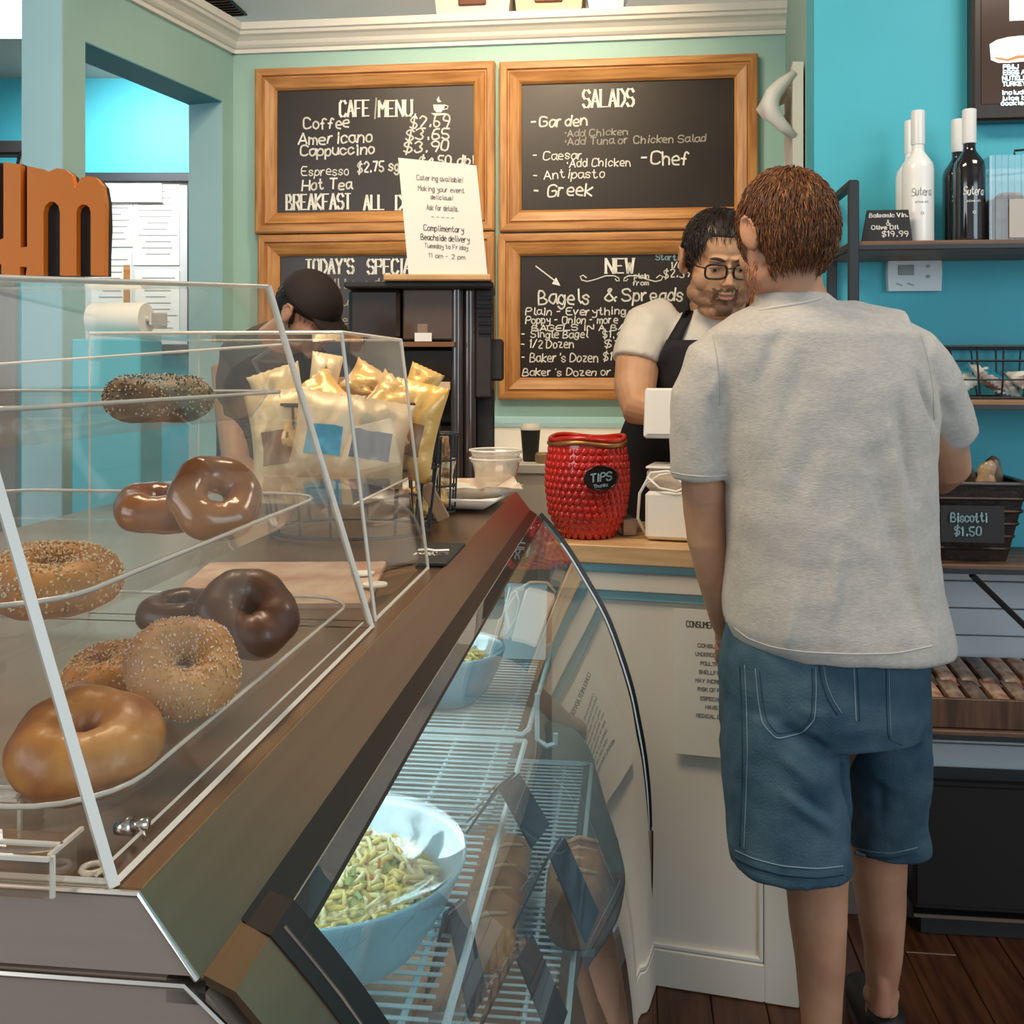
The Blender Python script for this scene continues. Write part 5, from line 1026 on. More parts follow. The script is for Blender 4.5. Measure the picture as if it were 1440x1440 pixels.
for k in range(7):
    bag(L(AR-.20+.05*(k % 2), bc+.05+.045*k, Z2+.010+.012*(k % 3)), .075, .09, .028, (-65, rg.uniform(-40, 40), rg.uniform(-20, 20)), (mat('white_foil', (.80, .78, .74), .35, col2=(.30, .22, .2), scale=16), mat('teal_foil', (.02, .26, .38), .35, col2=(.75, .78, .76), scale=12))[k % 2], (mat('teal_print', (.02, .22, .34), .35), MATS['white_foil'])[k % 2], ('first', 'second', 'third', 'fourth', 'fifth', 'sixth', 'seventh')[k]+' blue and white packet from the left in the black wire basket', 'packets in the wire basket', 60+k)
# biscotti basket
cb_ = onA(1309, 700, AS0+.03)[0]; ce = onA(1450, 700, AS0+.03)[0]
T = thing('biscotti_basket', 'black woven basket marked Biscotti on the lower shelf', 'basket', L(AR-.15, (cb_+ce)/2-.01, Z3+.001), ROT); hw = (ce-cb_)/2
WV = mat('woven_black', (.030, .016, .012), .5, bump=.8, bscale=50)
m = MB(); lo = rrect(hw*.72, .07, .0, .02); md = rrect(hw*.98, .11, .155, .03); hi = rrect(hw*1.02, .115, .185, .03); n = len(lo)
m.add(lo+md+hi, [(i*n+j, i*n+(j+1) % n, (i+1)*n+(j+1) % n, (i+1)*n+j) for i in range(2) for j in range(n)]+[tuple(range(n))[::-1]]); part(m, 'basket_body', WV, T, 'auto')
for z_, k_ in ((.03, .74), (.06, .79), (.09, .85), (.12, .91), (.15, .97)): m = MB(); m.tube(rrect(hw*k_+.002, .07+.045*z_/.18+.003, z_, .022), .004, 5, closed=True); part(m, 'weave_band', WV, T)
m = MB(); m.tube(hi, .0055, 8, closed=True); part(m, 'rim', mat('dark_rim', (.06, .05, .05), .3), T, True)
m = MB(); m.tube([(.12, -.09, .185), (.17, -.09, .235), (.2, -.09, .25)], .005, 8); part(m, 'handle', IRON, T)
m = MB(); Tl = lambda x, y: (x, -.1065-.02*(y/.155), y)
bx = onA(1330, 730, AS0+.03)[0]-(cb_+ce)/2+.01; ex = onA(1380, 730, AS0+.03)[0]-(cb_+ce)/2+.01
zB = onA(1340, 731, AS0+.03)[1]-Z3; zC = onA(1340, 750, AS0+.03)[1]-Z3
text(m, 'Biscotti', bx, ex, zB, .020, .0036, lambda x, y: (x, -.128, y), .15); part(m, 'chalk_line', CHALKB, T)
m = MB(); text(m, '$1.50', bx+.01, ex-.012, zC, .020, .0036, lambda x, y: (x, -.124, y), .15); part(m, 'chalk_line', CHALKB, T)
m = MB(); m.box((bx+.05, -.1195, (zB+zC)/2+.01), (.14, .004, .085)); part(m, 'slate_tag', BLACKM, T)
for k in range(8):
    x = -hw*.7+k*hw*.2; m = MB(); q_ = [(0, -.006, 0), (0, 0, .05), (0, .004, .1), (0, 0, .15)]
    m.loft([(Vector((0, 0, 0)), .010, .008), (Vector((.004, 0, .03)), .018, .010), (Vector((.002, .004, .07)), .020, .011), (Vector((-.002, 0, .115)), .016, .009), (Vector((0, 0, .125)), .006, .005)], 12)
    B = m.build('wrapped_biscotti', [mat('biscotti_wrap', (.42, .22, .10), .3, col2=(.72, .50, .30), scale=24, coat=.6), mat('dark_wrap', (.20, .10, .06), .3, col2=(.42, .26, .16), scale=20, coat=.6)][k % 2], smooth=True, label=('first', 'second', 'third', 'fourth', 'fifth', 'sixth', 'seventh', 'eighth')[k]+' wrapped biscotti from the left standing in the marked basket', cat='biscotti', group='wrapped biscotti in the basket')
    B.location = L(AR-.15+.03*((k % 2)*2-1), (cb_+ce)/2-.01+x, Z3+.105+.012*(k % 3)); B.rotation_euler = (R(10), R(-18+9*(k % 5)), rg.uniform(-.4, .4))
# tray of snack bars
c0_ = onA(1296, 950, AS0)[0]; WBX = mat('brown_tray', (.15, .07, .035), .45, col2=(.07, .03, .018), scale=5, stretch=(14, 1, 1))
T = thing('bar_tray', 'brown wooden tray on the lowest shelf filled with foil snack bars', 'tray', L(AR-.13, c0_+.30, Z4+.001), ROT)
m = MB(); m.box((0, -.12, .035), (.62, .012, .068), bev=.002); part(m, 'front_board', WBX, T)
m = MB(); m.box((0, .12, .05), (.62, .012, .1), bev=.002); part(m, 'rear_board', WBX, T)
for s_ in (-1, 1): m = MB(); m.box((s_*.305, 0, .04), (.012, .228, .08), bev=.002); part(m, 'side_board', WBX, T)
m = MB(); m.box((0, 0, .006), (.6, .228, .01)); part(m, 'base_board', WBX, T)
for k in range(11):
    for q_ in range(2):
        m = MB(); L_ = .125; ww = .042
        for e_ in (-1, 1): m.box((0, e_*(L_/2+.005), .008), (ww, .012, .002))
        m.loft([(Vector((0, -L_/2, .008)), ww*.48, .003), (Vector((0, -L_*.42, .01)), ww*.5, .011), (Vector((0, 0, .011)), ww*.48, .012), (Vector((0, L_*.42, .01)), ww*.5, .011), (Vector((0, L_/2, .008)), ww*.48, .003)], 12, 3)
        mt = [mat('bar_red', (.42, .10, .04), .3, col2=(.75, .55, .35), scale=40, coat=.5), mat('bar_brown', (.20, .10, .055), .3, col2=(.55, .38, .25), scale=34, coat=.5), mat('bar_dark', (.06, .035, .03), .3, col2=(.35, .22, .15), scale=30, coat=.5)][(k+q_*2) % 3 if k < 5 else 0 if k < 9 else 2]
        B = m.build('snack_bar', mt, smooth='auto', label=('front' if q_ == 0 else 'rear')+' snack bar in column '+('one two three four five six seven eight nine ten eleven'.split()[k])+' from the left of the brown tray', cat='snack bar', group='snack bars in the brown tray')
        B.location = L(AR-.172+q_*.095, c0_+.045+k*.050, Z4+.050+q_*.026); B.rotation_euler = (R(12), 0, ROT+R(5))
# black cabinet under the shelves
b0 = onA(1285, 1150, AR-.10)[0]
cz = onA(1350, 1098, AR-.10)[1]
T = thing('floor_cabinet', 'low black cabinet standing on the floor under the shelves', 'cabinet', L(AR-.05, b0+.6, 0), ROT)
m = MB(); m.box((0, 0, cz/2+.03), (1.2, .09, cz-.06), bev=.006); part(m, 'body', mat('black_laminate', (.010, .006, .005), .5), T)
m = MB(); m.box((0, 0, .022), (1.16, .08, .042)); part(m, 'plinth', BLACKM, T)
m = MB(); m.box((0, -.049, .048), (1.2, .004, .008)); part(m, 'metal_strip', mat('dull_strip', (.22, .16, .12), .4, .5), T)
for x in (-.3, .3): m = MB(); m.box((x, -.047, cz/2+.03), (.585, .006, cz-.09), bev=.002); part(m, 'door', MATS['black_laminate'], T)
# ================================================================ people
def skin_mat(name, c1, c2): return mat(name, c1, .5, col2=c2, scale=9, sub=.12, bump=.12, bscale=120, spec=.35)
def RX(py, pxL, pxR, D, ry): c_ = P((pxL+pxR)/2, py, D); return (c_, (pxR-pxL)/2/F*D, ry)
def HM(c_, yaw, pitch, roll=0, s=1): return Matrix.Translation(c_) @ Matrix.Rotation(R(yaw), 4, 'Z') @ Matrix.Rotation(R(pitch), 4, 'X') @ Matrix.Rotation(R(roll), 4, 'Y') @ Matrix.Scale(s, 4)
def head(mb, H, w_=1.0, heavy=0.0):
    mb.M = H; e = mb.ell
    e((0, -.012, .030), (.076, .094, .088)); e((0, .030, -.030), (.062*w_, .060, .082)); e((0, .034, .040), (.062, .052, .050))
    for s_ in (-1, 1):
        e((s_*.036*w_, .050, -.030), (.026+heavy*.006, .028, .030)); e((s_*.025, .080, .021), (.024, .011, .007), (0, s_*R(8), -s_*R(16)))
        e((s_*.044*w_, .026, -.070), (.020+heavy*.008, .036, .026))
        e((s_*.084, -.008, -.004), (.008, .020, .032), (R(-12), 0, s_*R(-22))); e((s_*.076, -.004, -.026), (.006, .009, .010))
        mb.tube([(s_*(.088+.006*math.sin(a)), -.010-.017*math.cos(a), .000+.030*math.sin(a)) for a in [R(-60+k*20) for k in range(12)]], .0035, 6)
        e((s_*.0105, .095, -.032), (.0075, .009, .0065))
    e((0, .030, -.080), (.050*w_+heavy*.012, .050, .030)); e((0, .074, -.094), (.023, .018, .016))
    if heavy: e((0, .040, -.108), (.050, .045, .022))
    mb.tube([(0, .078, .016), (0, .094, -.012), (0, .104, -.029), (0, .094, -.038)], [.0075, .009, .0105, .007], 10)
    e((0, .0905, -.0555), (.020, .0075, .0045)); e((0, .0885, -.0665), (.017, .0085, .0060)); e((0, .083, -.050), (.022, .012, .012))
    mb.M = Matrix()
def sculpt_head(co, H):
    Hi = np.array(H.inverted()); l = co@Hi[:3, :3].T+Hi[:3, 3]; Hn = np.array(H)[:3, :3]
    def push(c_, r_, v):
        k = np.exp(-(((l-np.array(c_))/np.array(r_))**2).sum(1)); co[:] += (k[:, None]*(Hn@np.array(v)))
    for s_ in (-1, 1): push((s_*.030, .086, .003), (.015, .02, .0085), (0, -.009, 0)); push((s_*.082, -.004, .004), (.008, .007, .014), (-s_*.006, 0, 0)); push((s_*.0055, .102, -.041), (.003, .006, .003), (0, 0, .003))
    push((0, .10, -.0610), (.018, .012, .0018), (0, -.005, 0))
def hand(mb, w_, d, n, side=1, s=1.0, curl=.35):          # wrist, pointing direction, back-of-hand normal
    d = Vector(d).normalized(); n = Vector(n); n = (n-d*n.dot(d)).normalized(); x = d.cross(n)*side; w_ = Vector(w_)
    M_ = Matrix(((x.x, d.x, n.x, w_.x), (x.y, d.y, n.y, w_.y), (x.z, d.z, n.z, w_.z), (0, 0, 0, 1))) @ Matrix.Scale(s, 4); o_ = mb.M; mb.M = M_
    mb.loft([((0, -.01, 0), .026, .020), ((0, .02, 0), .032, .018), ((0, .055, 0), .040, .016), ((0, .088, 0), .041, .013), ((0, .096, 0), .034, .009)], 16, 2.4)
    for k, (fx, L_) in enumerate(((-.030, .068), (-.010, .078), (.011, .073), (.031, .058))):
        p = Vector((fx, .082, 0)); pts = [p]; a = 0
        for q_ in (.42, .32, .26): a += curl*(1+.12*k); p = p+Vector((fx*.08, math.cos(a), -math.sin(a)))*L_*q_; pts.append(p)
        mb.tube(pts, [.0095, .0088, .0080, .0068], 9); mb.ell(pts[-1], .0068, None, 8, 6)
    mb.tube([(-.024, .014, -.004), (-.046, .040, -.012), (-.050, .066, -.020), (-.044, .088, -.026)], [.015, .012, .010, .008], 9); mb.ell((-.044, .088, -.026), .008, None, 8, 6)
    mb.M = o_
def shoe(c_, ang, mt, T, name='shoe', s=1.0):
    d = Matrix.Rotation(R(ang), 4, 'Z'); m = MB(); m.M = Matrix.Translation((c_.x, c_.y, 0)) @ d @ Matrix.Scale(s, 4)
    m.loft([(Vector((0, -.075, .04)), .022, .03), (Vector((0, -.06, .045)), .036, .043), (Vector((0, 0, .048)), .038, .046), (Vector((0, .07, .038)), .044, .036), (Vector((0, .14, .030)), .047, .028), (Vector((0, .185, .026)), .036, .022), (Vector((0, .2, .024)), .015, .012)], 20, 2.4)
    m.loft([(Vector((0, -.02, .06)), .036, .046), (Vector((0, -.02, .088)), .036, .046)], 20, 2.2)
    o = part(m, name, mt, T, True, world=True)
    m = MB(); m.M = Matrix.Translation((c_.x, c_.y, 0)) @ d @ Matrix.Scale(s, 4); m.loft([(Vector((0, -.085, .008)), .03, .008), (Vector((0, -.05, .008)), .041, .008), (Vector((0, .1, .008)), .049, .008), (Vector((0, .19, .008)), .036, .008), (Vector((0, .208, .008)), .012, .008)], 20, 3); part(m, 'sole', mat('dark_sole', (.03, .02, .02), .6), o, world=True)
def bvh_of(me): return BVHTree.FromPolygons([v.co.copy() for v in me.vertices], [tuple(p.vertices) for p in me.polygons])
CAMV = Vector((0, 0, CZ))
def hit(bv, px, py, D, off):
    t = P(px, py, D); d = (t-CAMV).normalized()
    for q_ in bv: 
        h = q_.ray_cast(CAMV, d)
        if h[0] is not None and (h[0]-CAMV).length < 6: return h[0]-d*off
    return t
def seam(bv, pts, r_, mt, T, name='stitched_seam', D=2.0, off=.0006, n=14):
    q_ = []
    for (a, b) in zip(pts, pts[1:]):
        for k in range(n): q_.append((a[0]+(b[0]-a[0])*k/n, a[1]+(b[1]-a[1])*k/n))
    q_.append(pts[-1])
    for _ in range(12): q_ = [q_[0]]+[((a[0]+2*b_[0]+c[0])/4, (a[1]+2*b_[1]+c[1])/4) for a, b_, c in zip(q_, q_[1:], q_[2:])]+[q_[-1]]
    m = MB(); m.tube([hit(bv, x, y, D, off) for x, y in q_], r_, 5); return part(m, name, mt, T, True, world=True)
def drape(bv, rows, off, th_, name, mt, T, D, nj=12):
    g_ = []
    for (py0, l0, r0), (py1, l1, r1) in zip(rows, rows[1:]):
        n = max(2, int(abs(py1-py0)/8))
        for k in range(n+(1 if (py1, l1, r1) == rows[-1] else 0)):
            t = k/n; g_.append([hit(bv, (l0+(l1-l0)*t)*(1-j/nj)+(r0+(r1-r0)*t)*j/nj, py0+(py1-py0)*t, D, off) for j in range(nj+1)])
    for _ in range(2):
        g2 = [[p.copy() for p in row] for row in g_]
        for i in range(1, len(g_)-1):
            for j in range(1, nj): g2[i][j] = (g_[i][j]*2+g_[i-1][j]+g_[i+1][j]+g_[i][j-1]+g_[i][j+1])/6
        g_ = g2
    m = MB(); m.sheet(g_, th_); return part(m, name, mt, T, True, world=True)
def hair(H, T, c_, r_, mask, mts, nstr, slen, crown, seed, lift=.002, sr=.0011, name='hair'):
    c_, r_ = Vector(c_), Vector(r_); rg = random.Random(seed); M = H; ns, nr = 72, 48; vs = []; fs = []
    def surf(d, k=1.0): return Vector((c_.x+d.x*r_.x*k, c_.y+d.y*r_.y*k, c_.z+d.z*r_.z*k))
    for i in range(nr+1):
        ph = -math.pi/2+math.pi*i/nr
        for j in range(ns):
            a = 2*math.pi*j/ns; d = Vector((math.cos(ph)*math.cos(a), math.cos(ph)*math.sin(a), math.sin(ph))); p = surf(d)
            mk = mask(p); k = .80+.20*mk+.022*mk*noise.noise(Vector((a*7, ph*2.4, seed)))+.012*noise.noise(p*60)*mk
            vs.append(M @ surf(d, k))
    fs = [(i*ns+j, i*ns+(j+1) % ns, (i+1)*ns+(j+1) % ns, (i+1)*ns+j) for i in range(nr) for j in range(ns)]
    m = MB(); m.add(vs, fs); ho = part(m, name, mts[0], T, True, world=True)
    ms = [MB() for _ in mts]; n = 0; tries = 0
    while n < nstr and tries < nstr*6:
        tries += 1; d = Vector((rg.gauss(0, 1), rg.gauss(0, 1), rg.gauss(0, 1))).normalized(); p = surf(d)
        if mask(p) < .55: continue
        n += 1; nn = Vector((d.x/r_.x, d.y/r_.y, d.z/r_.z)).normalized(); fl = (p-Vector(crown)); fl = fl-nn*fl.dot(nn); fl = fl.normalized() if fl.length > 1e-5 else Vector((1, 0, 0))
        fl = (fl+Vector((rg.gauss(0, .22), rg.gauss(0, .22), rg.gauss(0, .18)-.15))).normalized(); l = slen*rg.uniform(.6, 1.2); pts = []
        q_ = p-nn*.001
        for k in range(5): 
            dd = (q_-c_); dd = Vector((dd.x/r_.x, dd.y/r_.y, dd.z/r_.z)); L_ = dd.length or 1; dn = dd/L_; on = surf(dn, 1.0+.02*k*rg.uniform(.3, 1.2)*lift/.002); pts.append(M @ on); q_ = on+fl*l/4
        ci = 0 if rg.random() < .4 else rg.randrange(len(mts)); ms[ci].tube(pts, [sr, sr*1.2, sr, sr*.8, sr*.25], 4)
    for k, mm in enumerate(ms):
        if mm.v: part(mm, 'strands', mts[k], ho, True, kind='stuff', world=False) if False else part(mm, 'strands', mts[k], ho, True, kind='stuff', world=True)
    return ho
def sstep(x, a, b): t = max(0, min(1, (x-a)/(b-a))); return t*t*(3-2*t)
# ---------------------------------------------------------------- the customer, seen from behind
cu = thing('person', 'red haired man seen from behind in a light grey T-shirt and knee length denim shorts', 'person', Vector((.60, 2.0, 0)), 0)
SK1 = skin_mat('customer_skin', (.60, .33, .20), (.50, .235, .14))
HC = HM(P(1100, 333, 1.95), 26, -14, 0, 1.0)
b = MB(); head(b, HC, 1.02)
b.loft([(P(1106, 372, 1.965), .062, .064), (P(1114, 410, 1.975), .058, .060), (P(1122, 440, 1.985), .070, .066), (P(1135, 480, 1.99), .10, .085)], 24)
b.loft([RX(470, 1060, 1225, 1.99, .07), RX(510, 1020, 1270, 2.0, .10), RX(620, 1025, 1300, 2.0, .12), RX(760, 1035, 1300, 2.0, .125), RX(880, 1035, 1300, 2.0, .13), RX(990, 1030, 1285, 2.0, .13)], 32, 2.3, flat=True)
LA = [(P(1030, 512, 1.985), .044), (P(994, 570, 2.0), .046), (P(988, 650, 2.015), .045), (P(992, 705, 2.03), .0455), (P(996, 760, 2.035), .041), (P(1003, 812, 2.05), .032), (P(1014, 870, 2.09), .0235), (P(1022, 893, 2.11), .022)]
b.tube([p for p, _ in LA], [r for _, r in LA], 18)
RA = [(P(1255, 508, 1.985), .044), (P(1300, 560, 2.01), .046), (P(1328, 620, 2.05), .0455), (P(1334, 655, 2.09), .044), (P(1320, 668, 2.15), .041), (P(1296, 670, 2.22), .034), (P(1262, 670, 2.265), .026)]
b.tube([p for p, _ in RA], [r for _, r in RA], 18)
hand(b, P(1022, 893, 2.11), (.35, .7, -.35), (-.6, .1, .6), 1, 1.0, .45); hand(b, P(1262, 670, 2.265), (-.9, .25, .05), (0, .1, 1), -1, 1.0, .3)
b.loft([(P(1108, 1010, 1.985), .095, .10), (P(1120, 1120, 1.95), .080, .085), (P(1148, 1225, 1.93), .060, .064), (P(1150, 1290, 1.925), .0530, .060), (P(1153, 1350, 1.92), .0455, .052), (P(1155, 1440, 1.915), .0360, .040), (P(1155, 1495, 1.915), .034, .040), (P(1150, 1535, 1.925), .034, .045)], 24)
b.loft([(P(1230, 1010, 2.03), .088, .10), (P(1240, 1110, 2.06), .068, .082), (P(1235, 1205, 2.085), .0550, .062), (P(1238, 1270, 2.09), .0485, .060), (P(1242, 1330, 2.10), .0385, .048), (P(1240, 1385, 2.105), .0305, .036), (P(1240, 1420, 2.11), .030, .040), (P(1240, 1450, 2.115), .032, .045)], 24)
b.ell(P(1222, 1398, 2.10), (.012, .014, .018)); b.ell(P(1257, 1398, 2.10), (.011, .014, .018)); b.loft([(P(1240, 1350, 2.085), .018, .018), (P(1240, 1385, 2.075), .016, .018), (P(1240, 1425, 2.075), .022, .022)], 14)
bm = remesh(b, .0045, 2, .4); co = vnp(bm); sculpt_head(co, HC); no = nnp(bm)
for y in (706, 718, 730): # elbow wrinkles
    ridge(co, no, P(968, y+4, 1.985), P(1012, y, 1.985), .0028, .0022)
lump(co, no, 14, .0012); setv(bm, co); mesh_obj(bm, 'body', SK1, cu)
# T-shirt
TS = mat('heather_tshirt', (.56, .52, .47), .9, col2=(.49, .455, .415), scale=90, stretch=(1, 1, 2.2), bump=.25, bscale=160, sheen=.2)
s = MB()
s.loft([(P(1113, 413, 1.972), .0665, .066), (P(1120, 428, 1.98), .082, .076), RX(442, 1030, 1252, 1.985, .100), RX(470, 992, 1292, 1.99, .122), RX(520, 985, 1306, 2.0, .137), RX(590, 1004, 1312, 2.0, .142), RX(680, 1018, 1311, 2.0, .146), RX(780, 1021, 1314, 2.0, .150), RX(840, 1017, 1321, 2.0, .160), RX(870, 1017, 1327, 2.0, .168), RX(892, 1024, 1332, 2.0, .170), RX(908, 1050, 1332, 2.0, .168)], 44, 2.3, flat=True)
s.tube([P(1008, 508, 1.985), P(1050, 484, 1.98), P(1120, 471, 1.98), P(1200, 466, 1.98), P(1262, 478, 1.985)], [.056, .060, .062, .064, .060], 20)
s.loft([(P(1040, 495, 1.985), .058, .062), (P(1006, 515, 1.985), .064, .070), (P(990, 560, 1.995), .064, .070), (P(984, 620, 2.005), .061, .066), (P(983, 671, 2.012), .0595, .063)], 28)
s.loft([(P(1240, 480, 1.985), .058, .060), (P(1277, 500, 1.99), .062, .070), (P(1305, 540, 2.01), .060, .068), (P(1326, 585, 2.04), .055, .062), (P(1335, 612, 2.06), .052, .058)], 28)
sm_ = remesh(s, .0055, 5, .5); co = vnp(sm_); no = nnp(sm_)
def fold(p, q, w_, a): ridge(co, no, P(*p), P(*q), w_, a*1.7)
for p, q, w_, a in [((1095, 470, 1.87), (1045, 600, 1.86), .016, -.010), ((1075, 500, 1.87), (1028, 640, 1.88), .010, .007), ((1130, 520, 1.85), (1055, 690, 1.86), .018, -.009), ((1105, 560, 1.86), (1035, 740, 1.88), .012, .008), ((1030, 590, 1.89), (1035, 760, 1.89), .014, -.012), ((1045, 770, 1.88), (1030, 880, 1.90), .014, -.008),
   ((1090, 800, 1.85), (1055, 900, 1.86), .010, .007), ((1120, 830, 1.85), (1105, 920, 1.85), .009, .006), ((1070, 850, 1.86), (1040, 870, 1.88), .012, -.009), ((1180, 780, 1.85), (1160, 920, 1.85), .012, .004), ((1265, 560, 1.87), (1285, 700, 1.88), .016, -.008), ((1295, 520, 1.88), (1312, 600, 1.92), .010, -.010),
   ((1230, 640, 1.86), (1290, 900, 1.86), .020, -.006), ((1255, 600, 1.86), (1300, 880, 1.87), .010, .005), ((1150, 620, 1.85), (1090, 760, 1.85), .022, -.005), ((1010, 520, 1.9), (1000, 560, 1.93), .012, .004), ((1320, 560, 1.95), (1345, 600, 2.0), .01, -.006), ((1160, 430, 1.9), (1230, 450, 1.9), .012, .004)]: fold(p, q, w_, a)
lump(co, no, 5, .008, 3); lump(co, no, 22, .0012, 8); setv(sm_, co); sb = bvh_of(sm_); mesh_obj(sm_, 'tshirt', TS, cu)
HEM = mat('tshirt_hem', (.66, .61, .55), .9)
bvs = [sb]
seam(bvs, [(1068, 436), (1084, 433), (1110, 429), (1138, 424), (1154, 419)], .0030, HEM, cu, 'collar', 1.93, .001)
seam(bvs, [(943, 664), (962, 668), (985, 670), (1010, 670), (1022, 668)], .0011, HEM, cu, 'sleeve_seam', 1.96, .0004)
seam(bvs, [(1034, 884), (1052, 898), (1085, 910), (1130, 917), (1200, 920), (1260, 919), (1312, 908)], .0011, HEM, cu, 'hem_seam', 1.86, .0004)
seam(bvs, [(1002, 470), (1008, 500), (1012, 540), (1012, 570)], .0011, mat('seam_shadow', (.45, .42, .38), .9), cu, 'shoulder_seam', 1.9, .0002)
seam(bvs, [(1294, 470), (1306, 510), (1312, 550), (1314, 590)], .0011, MATS['seam_shadow'], cu, 'shoulder_seam', 1.9, .0002)
# shorts
DEN = mat('denim', (.062, .120, .165), .85, col2=(.022, .068, .108), scale=11, bump=.4, bscale=220)
s = MB()
s.loft([RX(860, 1030, 1294, 2.0, .130), RX(900, 1018, 1297, 2.0, .144), RX(945, 1012, 1298, 2.0, .154), RX(990, 1012, 1299, 2.0, .160), RX(1022, 1014, 1297, 2.0, .150)], 40, 2.3, flat=True)
s.loft([(P(1098, 985, 1.985), .110, .13), (P(1102, 1050, 1.975), .119, .132), (P(1106, 1130, 1.95), .1125, .124), (P(1109, 1185, 1.935), .1085, .118), (P(1110, 1210, 1.93), .1085, .116)], 32, 2.3, flat=True)
s.loft([(P(1238, 985, 2.02), .083, .13), (P(1242, 1050, 2.04), .082, .126), (P(1242, 1110, 2.06), .0800, .116), (P(1244, 1150, 2.075), .0790, .110), (P(1245, 1182, 2.085), .0790, .106)], 32, 2.3, flat=True)
dm = remesh(s, .0050, 4, .5); co = vnp(dm); no = nnp(dm)
for p, q, w_, a in [((1075, 1000, 1.85), (1150, 1060, 1.85), .014, -.010), ((1070, 1040, 1.84), (1140, 1100, 1.84), .012, .009), ((1090, 1110, 1.83), (1175, 1170, 1.83), .012, .009), ((1080, 1090, 1.83), (1170, 1150, 1.83), .010, -.008), ((1140, 1040, 1.85), (1175, 1055, 1.86), .008, -.008),
   ((1130, 1000, 1.85), (1180, 1010, 1.86), .012, .006), ((1170, 985, 1.86), (1195, 1060, 1.9), .010, -.012), ((1215, 1090, 1.93), (1260, 1110, 1.93), .014, .006), ((1240, 1100, 1.94), (1235, 1170, 1.96), .012, -.006), ((1205, 1080, 1.93), (1210, 1180, 1.96), .012, -.006), ((1040, 1000, 1.86), (1045, 1180, 1.84), .012, .003)]: ridge(co, no, P(*p), P(*q), w_, a)
ridge(co, no, P(1190, 1030, 1.87), P(1193, 1235, 1.90), .010, -.022)
lump(co, no, 9, .006, 5); setv(dm, co); db = bvh_of(dm); mesh_obj(dm, 'denim_shorts', DEN, cu)
ST = mat('denim_stitch', (.20, .27, .33), .8); STD = mat('denim_dark_seam', (.02, .055, .09), .9); bvd = [db]
for pts, mt, r_ in [([(1040, 935), (1043, 1000), (1044, 1060), (1043, 1120), (1040, 1190)], STD, .0016), ([(1047, 935), (1050, 1000), (1051, 1060), (1049, 1120), (1046, 1195)], ST, .0010),
   ([(1062, 940), (1066, 985), (1072, 1018), (1092, 1040), (1130, 1030), (1146, 1012), (1148, 970), (1147, 938)], ST, .0012), ([(1068, 942), (1072, 983), (1078, 1014), (1094, 1033), (1128, 1024), (1141, 1008), (1143, 970), (1142, 940)], STD, .0010),
   ([(1152, 935), (1156, 960), (1165, 985), (1178, 1005)], STD, .0016), ([(1158, 935), (1162, 960), (1172, 985), (1184, 1003)], ST, .0009), ([(1200, 932), (1202, 970), (1204, 1015)], ST, .0014), ([(1205, 932), (1207, 970), (1209, 1015)], STD, .0010),
   ([(1246, 935), (1247, 990), (1249, 1040), (1270, 1048)], STD, .0010), ([(1250, 935), (1251, 990), (1253, 1036)], ST, .0008), ([(1034, 1196), (1060, 1208), (1100, 1218), (1150, 1222), (1186, 1218)], ST, .0013), ([(1034, 1206), (1060, 1219), (1100, 1230), (1150, 1234), (1186, 1229)], STD, .0030),
   ([(1202, 1192), (1225, 1198), (1255, 1200), (1290, 1192)], ST, .0012), ([(1202, 1199), (1225, 1206), (1255, 1208), (1290, 1199)], STD, .0028)]: seam(bvd, pts, r_, mt, cu, 'stitched_seam', 1.88)
SHO = mat('black_shoe', (.014, .010, .009), .6)
shoe(P(1146, 1500, 1.965), 40, SHO, cu); shoe(P(1242, 1450, 2.115), -6, SHO, cu)
def mk(p):      # p in head space: hair on crown, sides, back to the nape, not over the face or ears
    front = sstep(p.z-(.045+(.0 if p.y < .06 else (p.y-.06)*.6)), -.012, .012); back = sstep(-(p.y-.004), -.012, .014)*sstep(p.z, -.080, -.062)
    side = sstep(p.z, .006, .026)*sstep(-(p.y-.05), -.01, .012); burn = sstep(-abs(p.y-.030), -.014, -.006)*sstep(p.z, -.02, .0)
    ear = sstep(abs(p.x), .055, .066)*sstep(-abs(p.y+.010), -.030, -.020)*sstep(-(p.z-.020), -.006, .006)
    return max(front, back, side, burn)*(1-ear)
CH = [mat('copper_hair', (.17, .055, .014), .45), mat('brown_hair', (.095, .040, .016), .5), mat('light_copper', (.36, .15, .045), .4), mat('dark_auburn', (.045, .022, .012), .55)]
hair(HC, cu, (0, -.018, .014), (.085, .101, .112), mk, CH, 3400, .038, (.01, -.055, .12), 4, .0018, .0010)
bt = MB(); bt.M = HC; rg = random.Random(3)
for i in range(500):
    a = rg.uniform(-1.9, 1.9); z = rg.uniform(-.105, -.045); rr_ = .060+.004*noise.noise(Vector((a, z, 0))); x = (.064)*math.sin(a); y = .030+.058*math.cos(a)
    if y < -.01: continue
    bt.tube([(x, y, z), (x*1.05, y*1.03+.002, z-.008)], [.0007, .0003], 3)
part(bt, 'beard_stubble', CH[0], cu, kind='stuff', world=True)
